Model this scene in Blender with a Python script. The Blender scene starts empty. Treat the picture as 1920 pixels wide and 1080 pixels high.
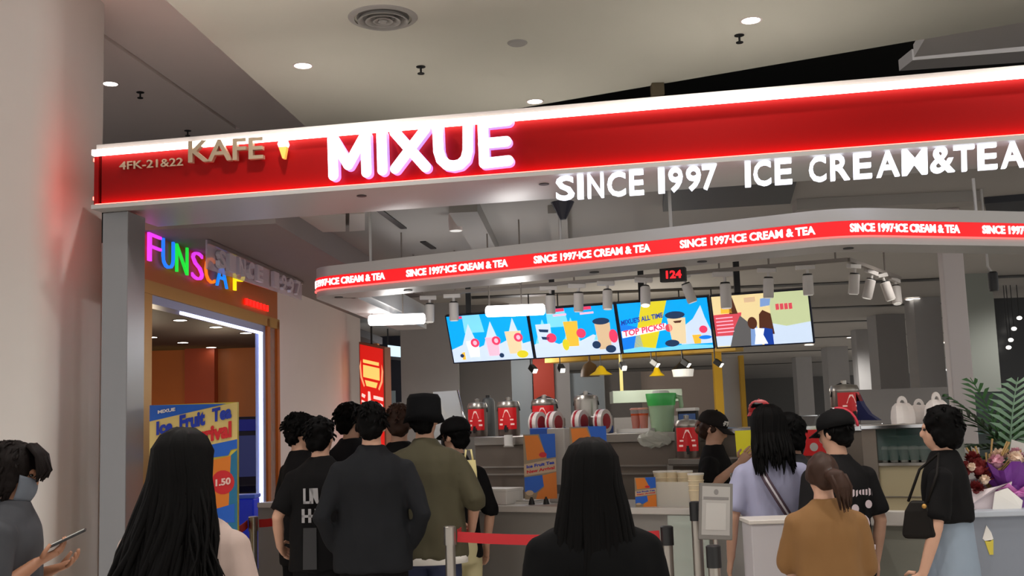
import bpy, bmesh, math, random
from mathutils import Vector, Matrix, noise
R = math.radians
random.seed(7)
SC = bpy.context.scene
COL = SC.collection

# ------------------------------------------------------------ camera, world, exposure
F = 2100.0                      # focal length in pixels of the 1920x1080 frame
CAMZ = 1.55
PITCH, ROLL = R(7.06), R(1.9)
fw = Vector((0, math.cos(PITCH), math.sin(PITCH)))
u0 = Vector((0, -math.sin(PITCH), math.cos(PITCH)))
rt = Vector((1, 0, 0)) * math.cos(ROLL) - u0 * math.sin(ROLL)
up = Vector((1, 0, 0)) * math.sin(ROLL) + u0 * math.cos(ROLL)
CAM = Vector((0, 0, CAMZ))
cd = bpy.data.cameras.new('camera')
cd.sensor_width = 36.0
cd.lens = F / 1920 * 36
cd.clip_start, cd.clip_end = 0.05, 200
cam = bpy.data.objects.new('camera', cd)
COL.objects.link(cam)
cam.matrix_world = Matrix(((rt.x, up.x, -fw.x, 0), (rt.y, up.y, -fw.y, 0), (rt.z, up.z, -fw.z, CAMZ), (0, 0, 0, 1)))
SC.camera = cam
w = bpy.data.worlds.new('mall_ambience')
SC.world = w
w.use_nodes = True
bg = w.node_tree.nodes['Background']
bg.inputs[0].default_value = (1.0, 0.985, 0.965, 1)
bg.inputs[1].default_value = 1.0
SC.view_settings.view_transform = 'Standard'
SC.view_settings.look = 'None'
SC.view_settings.exposure = 0.0
SC.view_settings.gamma = 1.0
SC.view_settings.use_curve_mapping = False
SC.cycles.use_denoising = True
SC.cycles.max_bounces = 6
SC.cycles.sample_clamp_indirect = 4.0

# ------------------------------------------------------------ where a viewing ray meets the place
def ray(px, py): return fw + rt * ((px - 960) / F) + up * ((540 - py) / F)
def at_y(px, py, y):
    d = ray(px, py); return CAM + d * (y / d.y)
def at_z(px, py, z):
    d = ray(px, py); return CAM + d * ((z - CAMZ) / d.z)
def at_pl(px, py, p0, n):
    d = ray(px, py); n = Vector(n); return CAM + d * ((Vector(p0) - CAM).dot(n) / d.dot(n))
def horiz(px, y):               # x of a pixel column at depth y, near eye height
    return at_y(px, 800, y).x

# ------------------------------------------------------------ materials
def lin(c): 
    c /= 255.0
    return c / 12.92 if c <= 0.04045 else ((c + 0.055) / 1.055) ** 2.4
MATS = {}
def mat(name, rgb, rough=0.6, metal=0.0, emit=0.0, noise_amt=0.0, nscale=6.0, bump=0.0, bscale=40.0, trans=0.0, alpha=1.0, spec=0.5):
    if name in MATS: return MATS[name]
    m = bpy.data.materials.new(name); m.use_nodes = True
    nt = m.node_tree; p = nt.nodes['Principled BSDF']
    c = (lin(rgb[0]), lin(rgb[1]), lin(rgb[2]), 1)
    p.inputs['Base Color'].default_value = c
    p.inputs['Roughness'].default_value = rough
    p.inputs['Metallic'].default_value = metal
    p.inputs['Specular IOR Level'].default_value = spec
    if emit:
        p.inputs['Emission Color'].default_value = c
        p.inputs['Emission Strength'].default_value = emit
    if trans: p.inputs['Transmission Weight'].default_value = trans; p.inputs['IOR'].default_value = 1.1
    if alpha < 1: p.inputs['Alpha'].default_value = alpha
    tc = None
    if noise_amt or bump:
        tc = nt.nodes.new('ShaderNodeTexCoord')
    if noise_amt:
        n = nt.nodes.new('ShaderNodeTexNoise'); n.inputs['Scale'].default_value = nscale; n.inputs['Detail'].default_value = 4
        r = nt.nodes.new('ShaderNodeMixRGB'); r.blend_type = 'MIX'
        r.inputs[1].default_value = tuple(min(1, v * (1 + noise_amt)) for v in c[:3]) + (1,)
        r.inputs[2].default_value = tuple(v * (1 - noise_amt) for v in c[:3]) + (1,)
        nt.links.new(tc.outputs['Object'], n.inputs['Vector']); nt.links.new(n.outputs['Fac'], r.inputs[0])
        nt.links.new(r.outputs[0], p.inputs['Base Color'])
    if bump:
        n2 = nt.nodes.new('ShaderNodeTexNoise'); n2.inputs['Scale'].default_value = bscale; n2.inputs['Detail'].default_value = 5
        b = nt.nodes.new('ShaderNodeBump'); b.inputs['Strength'].default_value = bump; b.inputs['Distance'].default_value = 0.02
        nt.links.new(tc.outputs['Object'], n2.inputs['Vector']); nt.links.new(n2.outputs['Fac'], b.inputs['Height'])
        nt.links.new(b.outputs[0], p.inputs['Normal'])
    MATS[name] = m
    return m

# ------------------------------------------------------------ mesh builder
WM = {}
class MB:
    def __init__(s): s.v = []; s.f = []; s.m = []; s.cur = 0
    def add(s, vs, fs):
        b = len(s.v); s.v += [tuple(x) for x in vs]
        for f in fs: s.f.append([b + i for i in f]); s.m.append(s.cur)
        return s
    def box(s, x0, x1, y0, y1, z0, z1):
        return s.add([(x0,y0,z0),(x1,y0,z0),(x1,y1,z0),(x0,y1,z0),(x0,y0,z1),(x1,y0,z1),(x1,y1,z1),(x0,y1,z1)],
                     [(0,3,2,1),(4,5,6,7),(0,1,5,4),(1,2,6,5),(2,3,7,6),(3,0,4,7)])
    def bar(s, a, b, w, h, upv=(0,0,1)):          # box from a to b, w across, h along upv
        a, b = Vector(a), Vector(b); d = (b - a).normalized(); u = Vector(upv)
        sd = d.cross(u)
        if sd.length < 1e-4: sd = d.cross(Vector((0,1,0)))
        sd.normalize(); u = sd.cross(d).normalized()
        q = []
        for p in (a, b):
            for i, j in ((-1,-1),(1,-1),(1,1),(-1,1)): q.append(p + sd*(i*w/2) + u*(j*h/2))
        return s.add(q, [(0,3,2,1),(4,5,6,7),(0,1,5,4),(1,2,6,5),(2,3,7,6),(3,0,4,7)])
    def prism(s, poly, z0, z1):                   # plan polygon pulled up
        n = len(poly)
        vs = [(p[0],p[1],z0) for p in poly] + [(p[0],p[1],z1) for p in poly]
        return s.add(vs, [tuple(range(n-1,-1,-1)), tuple(range(n,2*n))] + [(i,(i+1)%n,n+(i+1)%n,n+i) for i in range(n)])
    def slab(s, pts, off):                        # any flat polygon given thickness along vector off
        n = len(pts); off = Vector(off); pts = [Vector(p) for p in pts]
        return s.add(pts + [p + off for p in pts], [tuple(range(n-1,-1,-1)), tuple(range(n,2*n))] + [(i,(i+1)%n,n+(i+1)%n,n+i) for i in range(n)])
    def poly(s, pts): return s.add(pts, [tuple(range(len(pts)))])
    def lathe(s, prof, n=24, c=(0,0,0), closed=False):   # prof: (r, z) bottom to top; closed = a ring with a hole
        vs = []
        for r, z in prof:
            for i in range(n):
                a = 2*math.pi*i/n; vs.append((c[0]+r*math.cos(a), c[1]+r*math.sin(a), c[2]+z))
        fs = []
        for k in range(len(prof)-1):
            for i in range(n): fs.append((k*n+i, k*n+(i+1)%n, (k+1)*n+(i+1)%n, (k+1)*n+i))
        if closed:
            k = len(prof)-1
            for i in range(n): fs.append((k*n+i, k*n+(i+1)%n, (i+1)%n, i))
        else:
            fs.append(tuple(range(n-1,-1,-1))); fs.append(tuple((len(prof)-1)*n+i for i in range(n)))
        return s.add(vs, fs)
    def tube(s, pts, rad, n=10, flat=None, ref=(0,1,0)):   # flat: list of ratios for the second axis
        pts = [Vector(p) for p in pts]; k = len(pts)
        if not hasattr(rad, '__len__'): rad = [rad]*k
        vs = []; sd = None
        for i, p in enumerate(pts):
            d = (pts[min(i+1,k-1)] - pts[max(i-1,0)])
            if d.length < 1e-7: d = Vector((0,0,1))
            d.normalize()
            if sd is None:
                sd = d.cross(Vector(ref))
                if sd.length < 1e-3: sd = d.cross(Vector((1,0,0)))
            sd = (sd - d*sd.dot(d)).normalized(); e = d.cross(sd)
            q = flat[i] if flat else 1.0
            for j in range(n):
                a = 2*math.pi*j/n; vs.append(p + sd*(rad[i]*math.cos(a)) + e*(rad[i]*q*math.sin(a)))
        fs = [(i*n+j, i*n+(j+1)%n, (i+1)*n+(j+1)%n, (i+1)*n+j) for i in range(k-1) for j in range(n)]
        fs.append(tuple(range(n-1,-1,-1))); fs.append(tuple((k-1)*n+j for j in range(n)))
        return s.add(vs, fs)
    def loft(s, rings, n=20):                     # rings: (cx, cy, cz, rx, ry)
        vs = []
        for cx, cy, cz, rx, ry in rings:
            for j in range(n):
                a = 2*math.pi*j/n; vs.append((cx+rx*math.cos(a), cy+ry*math.sin(a), cz))
        k = len(rings)
        fs = [(i*n+j, i*n+(j+1)%n, (i+1)*n+(j+1)%n, (i+1)*n+j) for i in range(k-1) for j in range(n)]
        fs.append(tuple(range(n-1,-1,-1))); fs.append(tuple((k-1)*n+j for j in range(n)))
        return s.add(vs, fs)
    def blob(s, c, r, M=None, nu=16, nv=10):
        vs = []; c = Vector(c)
        for i in range(1, nv):
            t = math.pi*i/nv
            for j in range(nu):
                a = 2*math.pi*j/nu
                p = Vector((r[0]*math.sin(t)*math.cos(a), r[1]*math.sin(t)*math.sin(a), r[2]*math.cos(t)))
                vs.append(c + (M @ p if M else p))
        t0 = len(vs); e = Vector((0,0,r[2])); e = M @ e if M else e
        vs += [c + e, c - e]
        fs = [(i*nu+j, (i+1)*nu+j, (i+1)*nu+(j+1)%nu, i*nu+(j+1)%nu) for i in range(nv-2) for j in range(nu)]
        fs += [(t0, j, (j+1)%nu) for j in range(nu)] + [(t0+1, (nv-2)*nu+(j+1)%nu, (nv-2)*nu+j) for j in range(nu)]
        return s.add(vs, fs)
    def xform(s, M, start=0):
        s.v = s.v[:start] + [tuple(M @ Vector(p)) for p in s.v[start:]]; return s
    def mesh(s, name):
        me = bpy.data.meshes.new(name); me.from_pydata(s.v, [], s.f); me.update(); return me
    def build(s, name, mats, parent=None, smooth=False, bevel=0.0, world=True, sub=0, seg=2):
        me = s.mesh(name)
        bm = bmesh.new(); bm.from_mesh(me); bmesh.ops.recalc_face_normals(bm, faces=bm.faces); bm.to_mesh(me); bm.free()
        ms = mats if isinstance(mats, (list, tuple)) else [mats]
        for m in ms: me.materials.append(m)
        if len(ms) > 1:
            for p, i in zip(me.polygons, s.m): p.material_index = i
        return place(name, me, parent, smooth, bevel, world, sub, seg)

def place(name, me, parent=None, smooth=False, bevel=0.0, world=True, sub=0, seg=2):
    o = bpy.data.objects.new(name, me); COL.objects.link(o)
    if parent is not None:
        o.parent = parent; WM[o] = WM[parent]
        if world: me.transform(WM[parent].inverted())
    else: WM[o] = Matrix.Identity(4)
    if smooth:
        for p in me.polygons: p.use_smooth = True
        if smooth == 'auto':
            try: me.set_sharp_from_angle(angle=R(40))
            except Exception: pass
    if bevel:
        b = o.modifiers.new('edge', 'BEVEL'); b.width = bevel; b.segments = seg; b.limit_method = 'ANGLE'; b.angle_limit = R(40)
    if sub:
        b = o.modifiers.new('sub', 'SUBSURF'); b.levels = sub; b.render_levels = sub
    return o

def tag(o, label, cat, group=None, kind=None):
    if label: o['label'] = label
    if cat: o['category'] = cat
    if group: o['group'] = group
    if kind: o['kind'] = kind
    return o
def thing(name, label, cat, loc=(0,0,0), rz=0.0, group=None):
    o = bpy.data.objects.new(name, None); COL.objects.link(o)
    o.location = loc; o.rotation_euler = (0,0,rz); o.empty_display_size = 0.1
    WM[o] = Matrix.Translation(Vector(loc)) @ Matrix.Rotation(rz, 4, 'Z')
    return tag(o, label, cat, group)
def struct(o): o['kind'] = 'structure'; return o
def dup(root, loc, rz=0.0, label=None, rot=None):
    r = root.copy(); COL.objects.link(r); r.location = loc; r.rotation_euler = rot if rot else (0,0,rz)
    WM[r] = Matrix.Translation(Vector(loc)) @ Matrix.Rotation(rz, 4, 'Z')
    if label: r['label'] = label
    for ch in list(root.children):
        c = ch.copy(); COL.objects.link(c); c.parent = r
        for g in list(ch.children):
            d = g.copy(); COL.objects.link(d); d.parent = c
    return r

# ------------------------------------------------------------ lettering
_TXT = {}
def text_geo(s, bold=0.02, spacing=1.0):
    k = (s, bold, spacing)
    if k in _TXT: return _TXT[k]
    c = bpy.data.curves.new('lettering', 'FONT'); c.body = s; c.size = 1.0; c.extrude = 0.5; c.offset = bold; c.space_character = spacing
    c.resolution_u = 3
    o = bpy.data.objects.new('lettering', c); COL.objects.link(o)
    dg = bpy.context.evaluated_depsgraph_get(); dg.update()
    me = bpy.data.meshes.new_from_object(o.evaluated_get(dg))
    vs = [v.co.copy() for v in me.vertices]; fs = [tuple(p.vertices) for p in me.polygons]
    bpy.data.objects.remove(o); bpy.data.curves.remove(c); bpy.data.meshes.remove(me)
    x0 = min(v.x for v in vs); x1 = max(v.x for v in vs); y0 = min(v.y for v in vs); y1 = max(v.y for v in vs)
    wd = x1 - x0
    r = ([((v.x-x0)/(x1-x0), (v.y-y0)/(y1-y0), v.z+0.5) for v in vs], fs, wd/(y1-y0))
    _TXT[k] = r
    return r
def text_into(mb, s, fn, bold=0.02, spacing=1.0):
    vs, fs, _ = text_geo(s, bold, spacing)
    mb.add([fn(*v) for v in vs], fs)
def frame_fn(o, ex, ey, en):
    o, ex, ey, en = Vector(o), Vector(ex), Vector(ey), Vector(en)
    return lambda u, v, t: o + ex*u + ey*v + en*t
def text(name, s, fn, m, parent, bold=0.02, spacing=1.0):
    mb = MB(); text_into(mb, s, fn, bold, spacing)
    return mb.build(name, m, parent)
def lamp(name, kind, loc, energy, color=(1,1,1), size=0.1, aim=None, spot=None, parent=None):
    l = bpy.data.lights.new(name, kind); l.energy = energy; l.color = color
    if kind == 'SPOT': l.spot_size = R(spot or 100); l.spot_blend = 0.6; l.shadow_soft_size = size
    elif kind == 'AREA': l.size = size
    else: l.shadow_soft_size = size
    o = bpy.data.objects.new(name, l); COL.objects.link(o)
    o.location = loc
    if aim is not None: o.rotation_euler = (Vector(aim) - Vector(loc)).to_track_quat('-Z', 'Y').to_euler()
    if parent is not None:
        o.parent = parent; o.location = WM[parent].inverted() @ Vector(loc)
    return o
# ------------------------------------------------------------ palette
M_ceil = mat('ceiling_paint', (208,205,193), 0.85, noise_amt=0.03, nscale=1.5)
M_ceil2 = mat('ceiling_paint_lit', (238,226,220), 0.85, noise_amt=0.03, nscale=1.5)  # light painted into the tone: paler so the dim side strip reads lit
M_low = mat('low_ceiling_paint', (158,154,150), 0.8, noise_amt=0.03, nscale=1.2)
M_soff = mat('soffit_shade_paint', (132,122,120), 0.8, noise_amt=0.03)  # darker than the low ceiling, shade painted into the tone
M_white = mat('white_wall_paint', (222,208,204), 0.75, noise_amt=0.02)
M_pillar = mat('pillar_paint', (205,200,196), 0.55, noise_amt=0.02)
M_grey = mat('grey_wall_paint', (160,158,158), 0.7, noise_amt=0.03)
M_dkgrey = mat('dark_grey_wall', (112,108,106), 0.7, noise_amt=0.04)
M_floor = mat('floor_tile', (216,210,202), 0.35, noise_amt=0.05, nscale=3)
M_black = mat('black_plastic', (18,18,20), 0.45)
M_void = mat('dark_void', (30,28,26), 0.9)
M_metal = mat('brushed_metal', (186,184,182), 0.42, 0.45, noise_amt=0.03, nscale=2)
M_metal2 = mat('post_metal', (128,128,130), 0.4, 0.5, noise_amt=0.03, nscale=2)
M_steel = mat('stainless_steel', (170,164,156), 0.32, 0.9, noise_amt=0.05, nscale=3)
M_steelp = mat('stainless_panel', (128,118,108), 0.45, 0.6, noise_amt=0.05, nscale=3)
M_chrome = mat('chrome', (205,205,205), 0.15, 1.0)
M_red = mat('red_panel', (128,4,5), 0.45, spec=.12)
M_led = mat('led_warm_white', (255,236,226), emit=8)
M_ledr = mat('led_red', (255,70,62), emit=12.0)
M_letter = mat('lit_white_letter', (252,240,255), emit=2.2)
M_letterb = mat('lit_letter_return', (190,160,255), emit=0.8)
M_cool = mat('lit_cool_white', (238,242,255), emit=1.6)
M_lampw = mat('lamp_glow', (255,250,240), emit=9)
M_plate = mat('beige_metal_letter', (176,156,132), 0.4, 0.5)
M_wood = mat('orange_wood', (166,92,34), 0.5, noise_amt=0.15, nscale=2)
M_gold = mat('gold_frame', (176,132,62), 0.4, 0.3, noise_amt=0.05)
M_counter = mat('white_counter', (196,190,184), 0.35, noise_amt=0.02)
M_front = mat('counter_front', (136,132,128), 0.5, noise_amt=0.03)
M_glass = mat('clear_glass', (225,235,232), 0.05, trans=0.0, alpha=0.16)
M_paper = mat('white_paper', (232,228,222), 0.7)
M_yellow = mat('yellow_paint', (196,152,30), 0.5)

# ------------------------------------------------------------ room shell
UPZ = 4.2
E1, E2 = at_z(1255, 155, UPZ), at_z(1735, 73, UPZ)
ed = (E2 - E1).normalized()
Ea, Eb = E1 - ed*6.5, E2 + ed*6
b = MB(); b.box(-14, 16, -6, 46, -0.1, 0.0)
struct(b.build('floor', M_floor))
sA, sB = at_z(310, 0, UPZ), at_z(570, 235, UPZ)         # ceiling step running in depth
sd = (sB - sA).normalized()
s0 = sA - sd*(sA.y + 5)/sd.y; s1 = Ea + (E1-Ea)*0.0
def on_edge(x): return Ea + (Eb-Ea)*((x - Ea.x)/(Eb.x - Ea.x))
xs = sB.x + (on_edge(sB.x).y - sB.y)*sd.x/sd.y
q = on_edge(xs)
b = MB(); b.prism([(s0.x, s0.y), (9, -5), (9, on_edge(9).y), (q.x, q.y)], UPZ, UPZ+0.14)
struct(b.build('ceiling', M_ceil))
SIDEZ = 4.66; FARY = 12.7                                # the side strip of ceiling sits higher
g0, g1 = at_z(150, 36, SIDEZ), at_z(446, 242, SIDEZ)
gd = (g1-g0).normalized(); g0 = g0 - gd*7; gw = Vector((.022, -.002, 0))
g0 = g0 - gd*((g0.y+5)/gd.y)
b = MB(); b.prism([(-9, -5), (g0.x-gw.x, -5), (g1.x-gw.x, g1.y), (q.x, g1.y), (q.x, FARY), (-9, FARY)], SIDEZ, SIDEZ+.14)
b.prism([(g0.x+gw.x, -5), (s0.x+.3, -5), (q.x+.3, g1.y), (g1.x+gw.x, g1.y)], SIDEZ, SIDEZ+.14)
struct(b.build('ceiling_side', M_ceil2))
b = MB(); b.prism([(s0.x+.02, -5), (s0.x+.1, -5), (q.x+.1, q.y-.02), (q.x+.02, q.y-.02)], UPZ+.02, SIDEZ+.02)
struct(b.build('ceiling_leak_stop', M_ceil2))  # unseen strip added to stop light leaking through the ceiling step
b = MB(); b.prism([(g0.x-.1, -5), (g0.x+.1, -5), (g1.x+.1, g1.y+.1), (g1.x-.1, g1.y+.1)], SIDEZ+.14, SIDEZ+.18)
struct(b.build('ceiling_groove', M_dkgrey))
# dark void above and behind the ceiling edge
b = MB(); b.prism([(-9, 8), (14, 5), (14, 17), (-9, 17)], 6.2, 6.3); b.box(-9, 14, 16.6, 16.8, 3.3, 6.2)
struct(b.build('ceiling_void', M_void))
b = MB(); b.slab([at_z(1734,73,UPZ+.12), at_z(1990,12,UPZ+.12), at_z(1990,80,UPZ+.12), at_z(1714,107,UPZ+.12)], (0,0,.1))
b.slab([at_z(1711,113,4.6), at_z(1990,90,4.6), at_z(1990,112,4.6), at_z(1686,133,4.6)], (0,0,.1))
struct(b.build('ceiling_bulkhead', mat('bulkhead_paint', (226,220,218), .8)))
# big round-cornered pillar
b = MB()
px0, px1, py0, py1, rr = -4.6, -2.86, 6.9, 7.86, 0.16
pl = []
for cx, cy, a0 in ((px1-rr, py1-rr, 0), (px0+rr, py1-rr, 90), (px0+rr, py0+rr, 180), (px1-rr, py0+rr, 270)):
    for k in range(7):
        a = R(a0 + 15*k); pl.append((cx + rr*math.cos(a), cy + rr*math.sin(a)))
b.prism(pl, 0, 4.8)
struct(b.build('pillar', M_pillar, smooth='auto'))
b = MB(); b.box(-2.95, -2.62, 7.9, 7.96, 0, 2.95); struct(b.build('wall_return', M_pillar))

# ------------------------------------------------------------ left side wall, running away from the camera
W0 = Vector((-2.49, 7.48, 0)); dw = Vector((.0906, .9959, 0)); nw = Vector((.9959, -.0906, 0))
def W(y, off=0, z=0): return Vector((W0.x + dw.x/dw.y*(y - W0.y), y, z)) + nw*off
def wall_px(px, py): return at_pl(px, py, W0, nw)
def wbox(mb, ya, yb, z0, z1, o0, o1):
    p = [W(ya,o0), W(yb,o0), W(yb,o1), W(ya,o1)]
    return mb.prism([(v.x, v.y) for v in p], z0, z1)
b = MB(); wbox(b, 10.49, 13.9, 0, 3.15, -.07, 0)
struct(b.build('wall_left', M_white))
b = MB(); wbox(b, 7.46, 13.9, 2.95, 3.3, -.12, 0.93)
struct(b.build('ceiling_soffit', M_soff))
b = MB(); b.prism([(W(7.46).x+.9, 7.46), (9, 5.6), (16, 5), (16, 46), (-14, 46), (-14, 13.9), (W(13.9).x+.9, 13.9)], 3.15, 3.3)
struct(b.build('ceiling_low', M_low))
# slots, pale panels painting lit patches and dark recess in the low ceiling
b = MB()
for a, c in (((710,393),(757,428)), ((793,453),(813,466))):
    b.bar(at_z(*a, 3.146), at_z(*c, 3.146), .05, .012)
struct(b.build('ceiling_slot', M_black))
Yl = [(13.1,1.2), (16.2,1.2), (18.8,1.5), (22.5,1.5), (27,2), (33,2)]
b = MB()
for y, wd in Yl: b.slab([(-.5, y+.5, 3.14), (14, y-.25, 3.14), (14, y-.05, 3.14), (-.5, y+.72, 3.14)], (0,0,.005))
struct(b.build('ceiling_slot_far', M_black))
b = MB()
b.slab([at_z(512,408,3.1), at_z(648,402,3.1), at_z(648,434,3.1), at_z(560,437,3.1)], (0,0,.05))
b.slab([at_z(655,402,3.1), at_z(684,400,3.1), at_z(684,432,3.1), at_z(655,434,3.1)], (0,0,.05))
b.slab([at_z(608,463,3.1), at_z(640,462,3.1), at_z(640,474,3.1), at_z(628,475,3.1)], (0,0,.05))
struct(b.build('ceiling_lit_patch', mat('lit_patch_paint', (206,196,190), .8, emit=0.0)))
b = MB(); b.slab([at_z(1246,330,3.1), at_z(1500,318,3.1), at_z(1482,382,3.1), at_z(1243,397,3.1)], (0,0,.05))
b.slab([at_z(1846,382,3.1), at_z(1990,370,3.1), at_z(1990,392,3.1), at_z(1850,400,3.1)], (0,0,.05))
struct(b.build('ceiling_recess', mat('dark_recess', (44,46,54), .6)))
b = MB()
def cbeam(a, c, wd, dz): b.bar(at_z(*a, 3.15-dz/2), at_z(*c, 3.15-dz/2), wd, dz)
cbeam((868,385), (915,470), .2, .1); cbeam((1045,392), (1052,470), .14, .06); cbeam((1490,388), (1830,372), .2, .08)
struct(b.build('ceiling_beam', mat('beam_grey', (150,146,142), .7)))
# walls and columns of the mall behind the stall
b = MB(); x0 = horiz(754, 14.2); x1 = horiz(862, 14.2); b.box(x0, x1, 14.2, 14.5, 0, 3.15)
struct(b.build('wall_back', M_grey))
b = MB(); b.box(horiz(862,14.6), horiz(962,14.6), 14.6, 14.8, 0, 3.15)
struct(b.build('wall_back_recess', M_dkgrey))
b = MB(); b.box(-3.6, x0+.3, 19, 19.2, 0, 3.15)
struct(b.build('wall_corridor', mat('navy_wall', (26,30,46), .6)))
b = MB(); b.box(-14, 30, 45, 45.3, 0, 3.2)
struct(b.build('wall_far', mat('far_wall', (92,90,88), .8)))
cols = [((1617,1650), 21), ((1657,1712), 18), ((1731,1782), 15.5), ((1560,1600), 26), ((1500,1530), 30), ((1816,1884), 13.0)]
for i, ((a, c), y) in enumerate(cols):
    b = MB(); xa, xc = horiz(a, y), horiz(c, y); b.box(xa, xc, y, y+(xc-xa), 0, 3.15)
    struct(b.build('column', M_grey if i != 5 else mat('column_green_grey', (132,136,130), .7)))
b = MB(); ya = 8.7; xa = at_y(1771, 540, ya).x; xc = at_y(1812, 540, ya).x; b.box(xa, xc, ya, ya+.1, 0, 3.15)
struct(b.build('column', mat('pale_column', (206,198,198), .6), bevel=.01))
b = MB(); b.box(horiz(1612,12.5), horiz(1790,12.5), 12.5, 12.7, 0, 1.83)
struct(b.build('partition', M_dkgrey))
b = MB(); b.box(horiz(1884,14.5), 12, 14.5, 14.7, 0, 3.0)
struct(b.build('wall_right_shop', mat('dark_shop', (24,24,26), .4)))

# ------------------------------------------------------------ the red beam and its post
L0 = Vector((-2.48, 6.64, 0)); db = Vector((1, -.188, 0)).normalized(); nb = Vector((-db.y, db.x, 0)) * -1   # nb points to the viewer
if nb.y > 0: nb = -nb
BL = 5.95
def Bm(s, off, z): return L0 + db*s + nb*off + Vector((0,0,z))
def bm_px(px, py, off=0.0):
    p = at_pl(px, py, L0 + nb*off, nb); d = p - L0
    return d.dot(db), p.z
def bbox(mb, s0, s1, o0, o1, z0, z1):
    p = [Bm(s0,o0,0), Bm(s1,o0,0), Bm(s1,o1,0), Bm(s0,o1,0)]
    return mb.prism([(v.x, v.y) for v in p], z0, z1)
beam = thing('sign_fascia', 'long red shop fascia with lit edges and big white letters, held by the grey post', 'shop sign', L0 + Vector((0,0,2.95)))
b = MB(); bbox(b, 0.02, BL, -.06, 0, 2.965, 3.275); b.build('red_panel', M_red, beam)
b = MB(); bbox(b, 0, BL, -.72, -.06, 2.95, 3.33); bbox(b, -.01, BL, -.06, .062, 2.925, 2.95); bbox(b, -.01, BL, -.06, .012, 3.292, 3.33)
b.build('casing', M_metal, beam)
b = MB(); bbox(b, -.02, BL, .014, .046, 3.258, 3.292); b.build('upper_led_strip', M_led, beam)
b = MB(); bbox(b, 0, BL, .016, .036, 2.951, 2.960); b.build('lower_led_strip', M_ledr, beam)
b = MB(); bbox(b, -.03, -.002, -.5, 0.0, 2.965, 3.28); b.build('end_panel', M_red, beam)
b = MB(); bbox(b, -.055, -.03, -.5, -.03, 3.0, 3.02); bbox(b, -.055, -.03, -.5, -.03, 3.24, 3.26); b.build('end_led_strip', mat('led_red_end', (255,70,60), emit=14), beam)
for px, py in ((352,384), (678,367), (1020,345)):
    p = at_z(px, py, 2.95); b = MB(); b.lathe([(.03,-.004),(.03,.003)], 12, (p.x, p.y, 2.95))
    b.build('soffit_downlight', M_black, beam)
def stroke(mb, pts, wd, o0, o1, cap=6):       # rounded stroke on the fascia plane, points in (s, z)
    def cv(p): 
        s, z = p; return s, z
    for (sa, za), (sb, zb) in zip(pts, pts[1:]):
        dx, dz = sb-sa, zb-za; ln = math.hypot(dx, dz) or 1; ux, uz = dx/ln, dz/ln; r = wd/2
        out = []
        a0 = math.atan2(uz, ux)
        for k in range(cap*2+1):
            a = a0 + math.pi/2 + math.pi*k/(cap*2); out.append((sa + r*math.cos(a), za + r*math.sin(a)))
        for k in range(cap*2+1):
            a = a0 - math.pi/2 + math.pi*k/(cap*2); out.append((sb + r*math.cos(a), zb + r*math.sin(a)))
        n = len(out)
        vs = [Bm(s, o1, z) for s, z in out] + [Bm(s, o0, z) for s, z in out]
        c0 = mb.cur
        mb.add(vs, [tuple(range(n))]); base = len(mb.v) - 2*n
        mb.cur = 1
        for i in range(n): mb.f.append([base+i, base+(i+1)%n, base+n+(i+1)%n, base+n+i]); mb.m.append(1)
        mb.cur = c0
def L(px, py): return bm_px(px, py, .08)
glyphs = [
 [[(623,260),(625,329)], [(623,260),(653,309),(684,253)], [(685,254),(687,323)]],
 [[(715,251),(717,319)]],
 [[(740,248),(798,313)], [(797,242),(741,316)]],
 [[(820,239),(822,283),(827,299),(838,309),(850,311),(863,308),(873,298),(877,282),(877,232)]],
 [[(905,231),(952,226)], [(905,231),(908,306)], [(906,269),(949,265)], [(908,306),(953,301)]],
]
for g in glyphs:
    b = MB()
    for st in g: stroke(b, [L(*p) for p in st], .06, .03, .08)
    b.build('letter', [M_letter, M_letterb], beam)
def bquad(p00, p10, p01, o, th):             # text frame on the fascia plane from three pixel corners
    A, B_, C = [at_pl(*p, L0 + nb*o, nb) for p in (p00, p10, p01)]
    return frame_fn(A, B_-A, C-A, nb*th)
text('lettering', 'KAFE', bquad((357,307),(497,299),(357,267), .02, .03), M_plate, beam, .015)['label'] = 'beige metal letters'
text('lettering', '4FK-21&22', bquad((225,319),(344,311),(225,304), .004, .01), M_plate, beam, .01)['label'] = 'small beige unit number'
# soft-serve cone emblem
b = MB(); b.cur = 0
def bp(px, py, o): return at_pl(px, py, L0 + nb*o, nb)
b.slab([bp(x, y, .03) for x, y in ((524,272),(531,255),(534,252),(537,256),(543,272),(541,277),(526,278))], nb*.03)
b.build('cone_swirl', M_letter, beam)
b = MB(); b.slab([bp(x, y, .03) for x, y in ((526,278),(541,277),(537,299),(533,299))], nb*.03); b.build('cone_wafer', mat('lit_cone', (226,160,70), emit=.9), beam)
# post
b = MB(); s = 0
pp = [Vector((-2.475, 6.70)), Vector((-2.307, 6.66)), Vector((-2.28, 6.90)), Vector((-2.45, 6.94))]
post = thing('support_post', 'square grey metal post holding up the end of the red fascia', 'post', (-2.38, 6.8, 0))
b.prism([(p.x, p.y) for p in pp], 0, 2.924); b.build('shaft', M_metal2, post, bevel=.006)
b = MB(); b.prism([(p.x + (p.x+2.38)*.35, p.y + (p.y-6.8)*.35) for p in pp], 0, .02); b.build('foot_plate', M_metal2, post)
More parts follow.
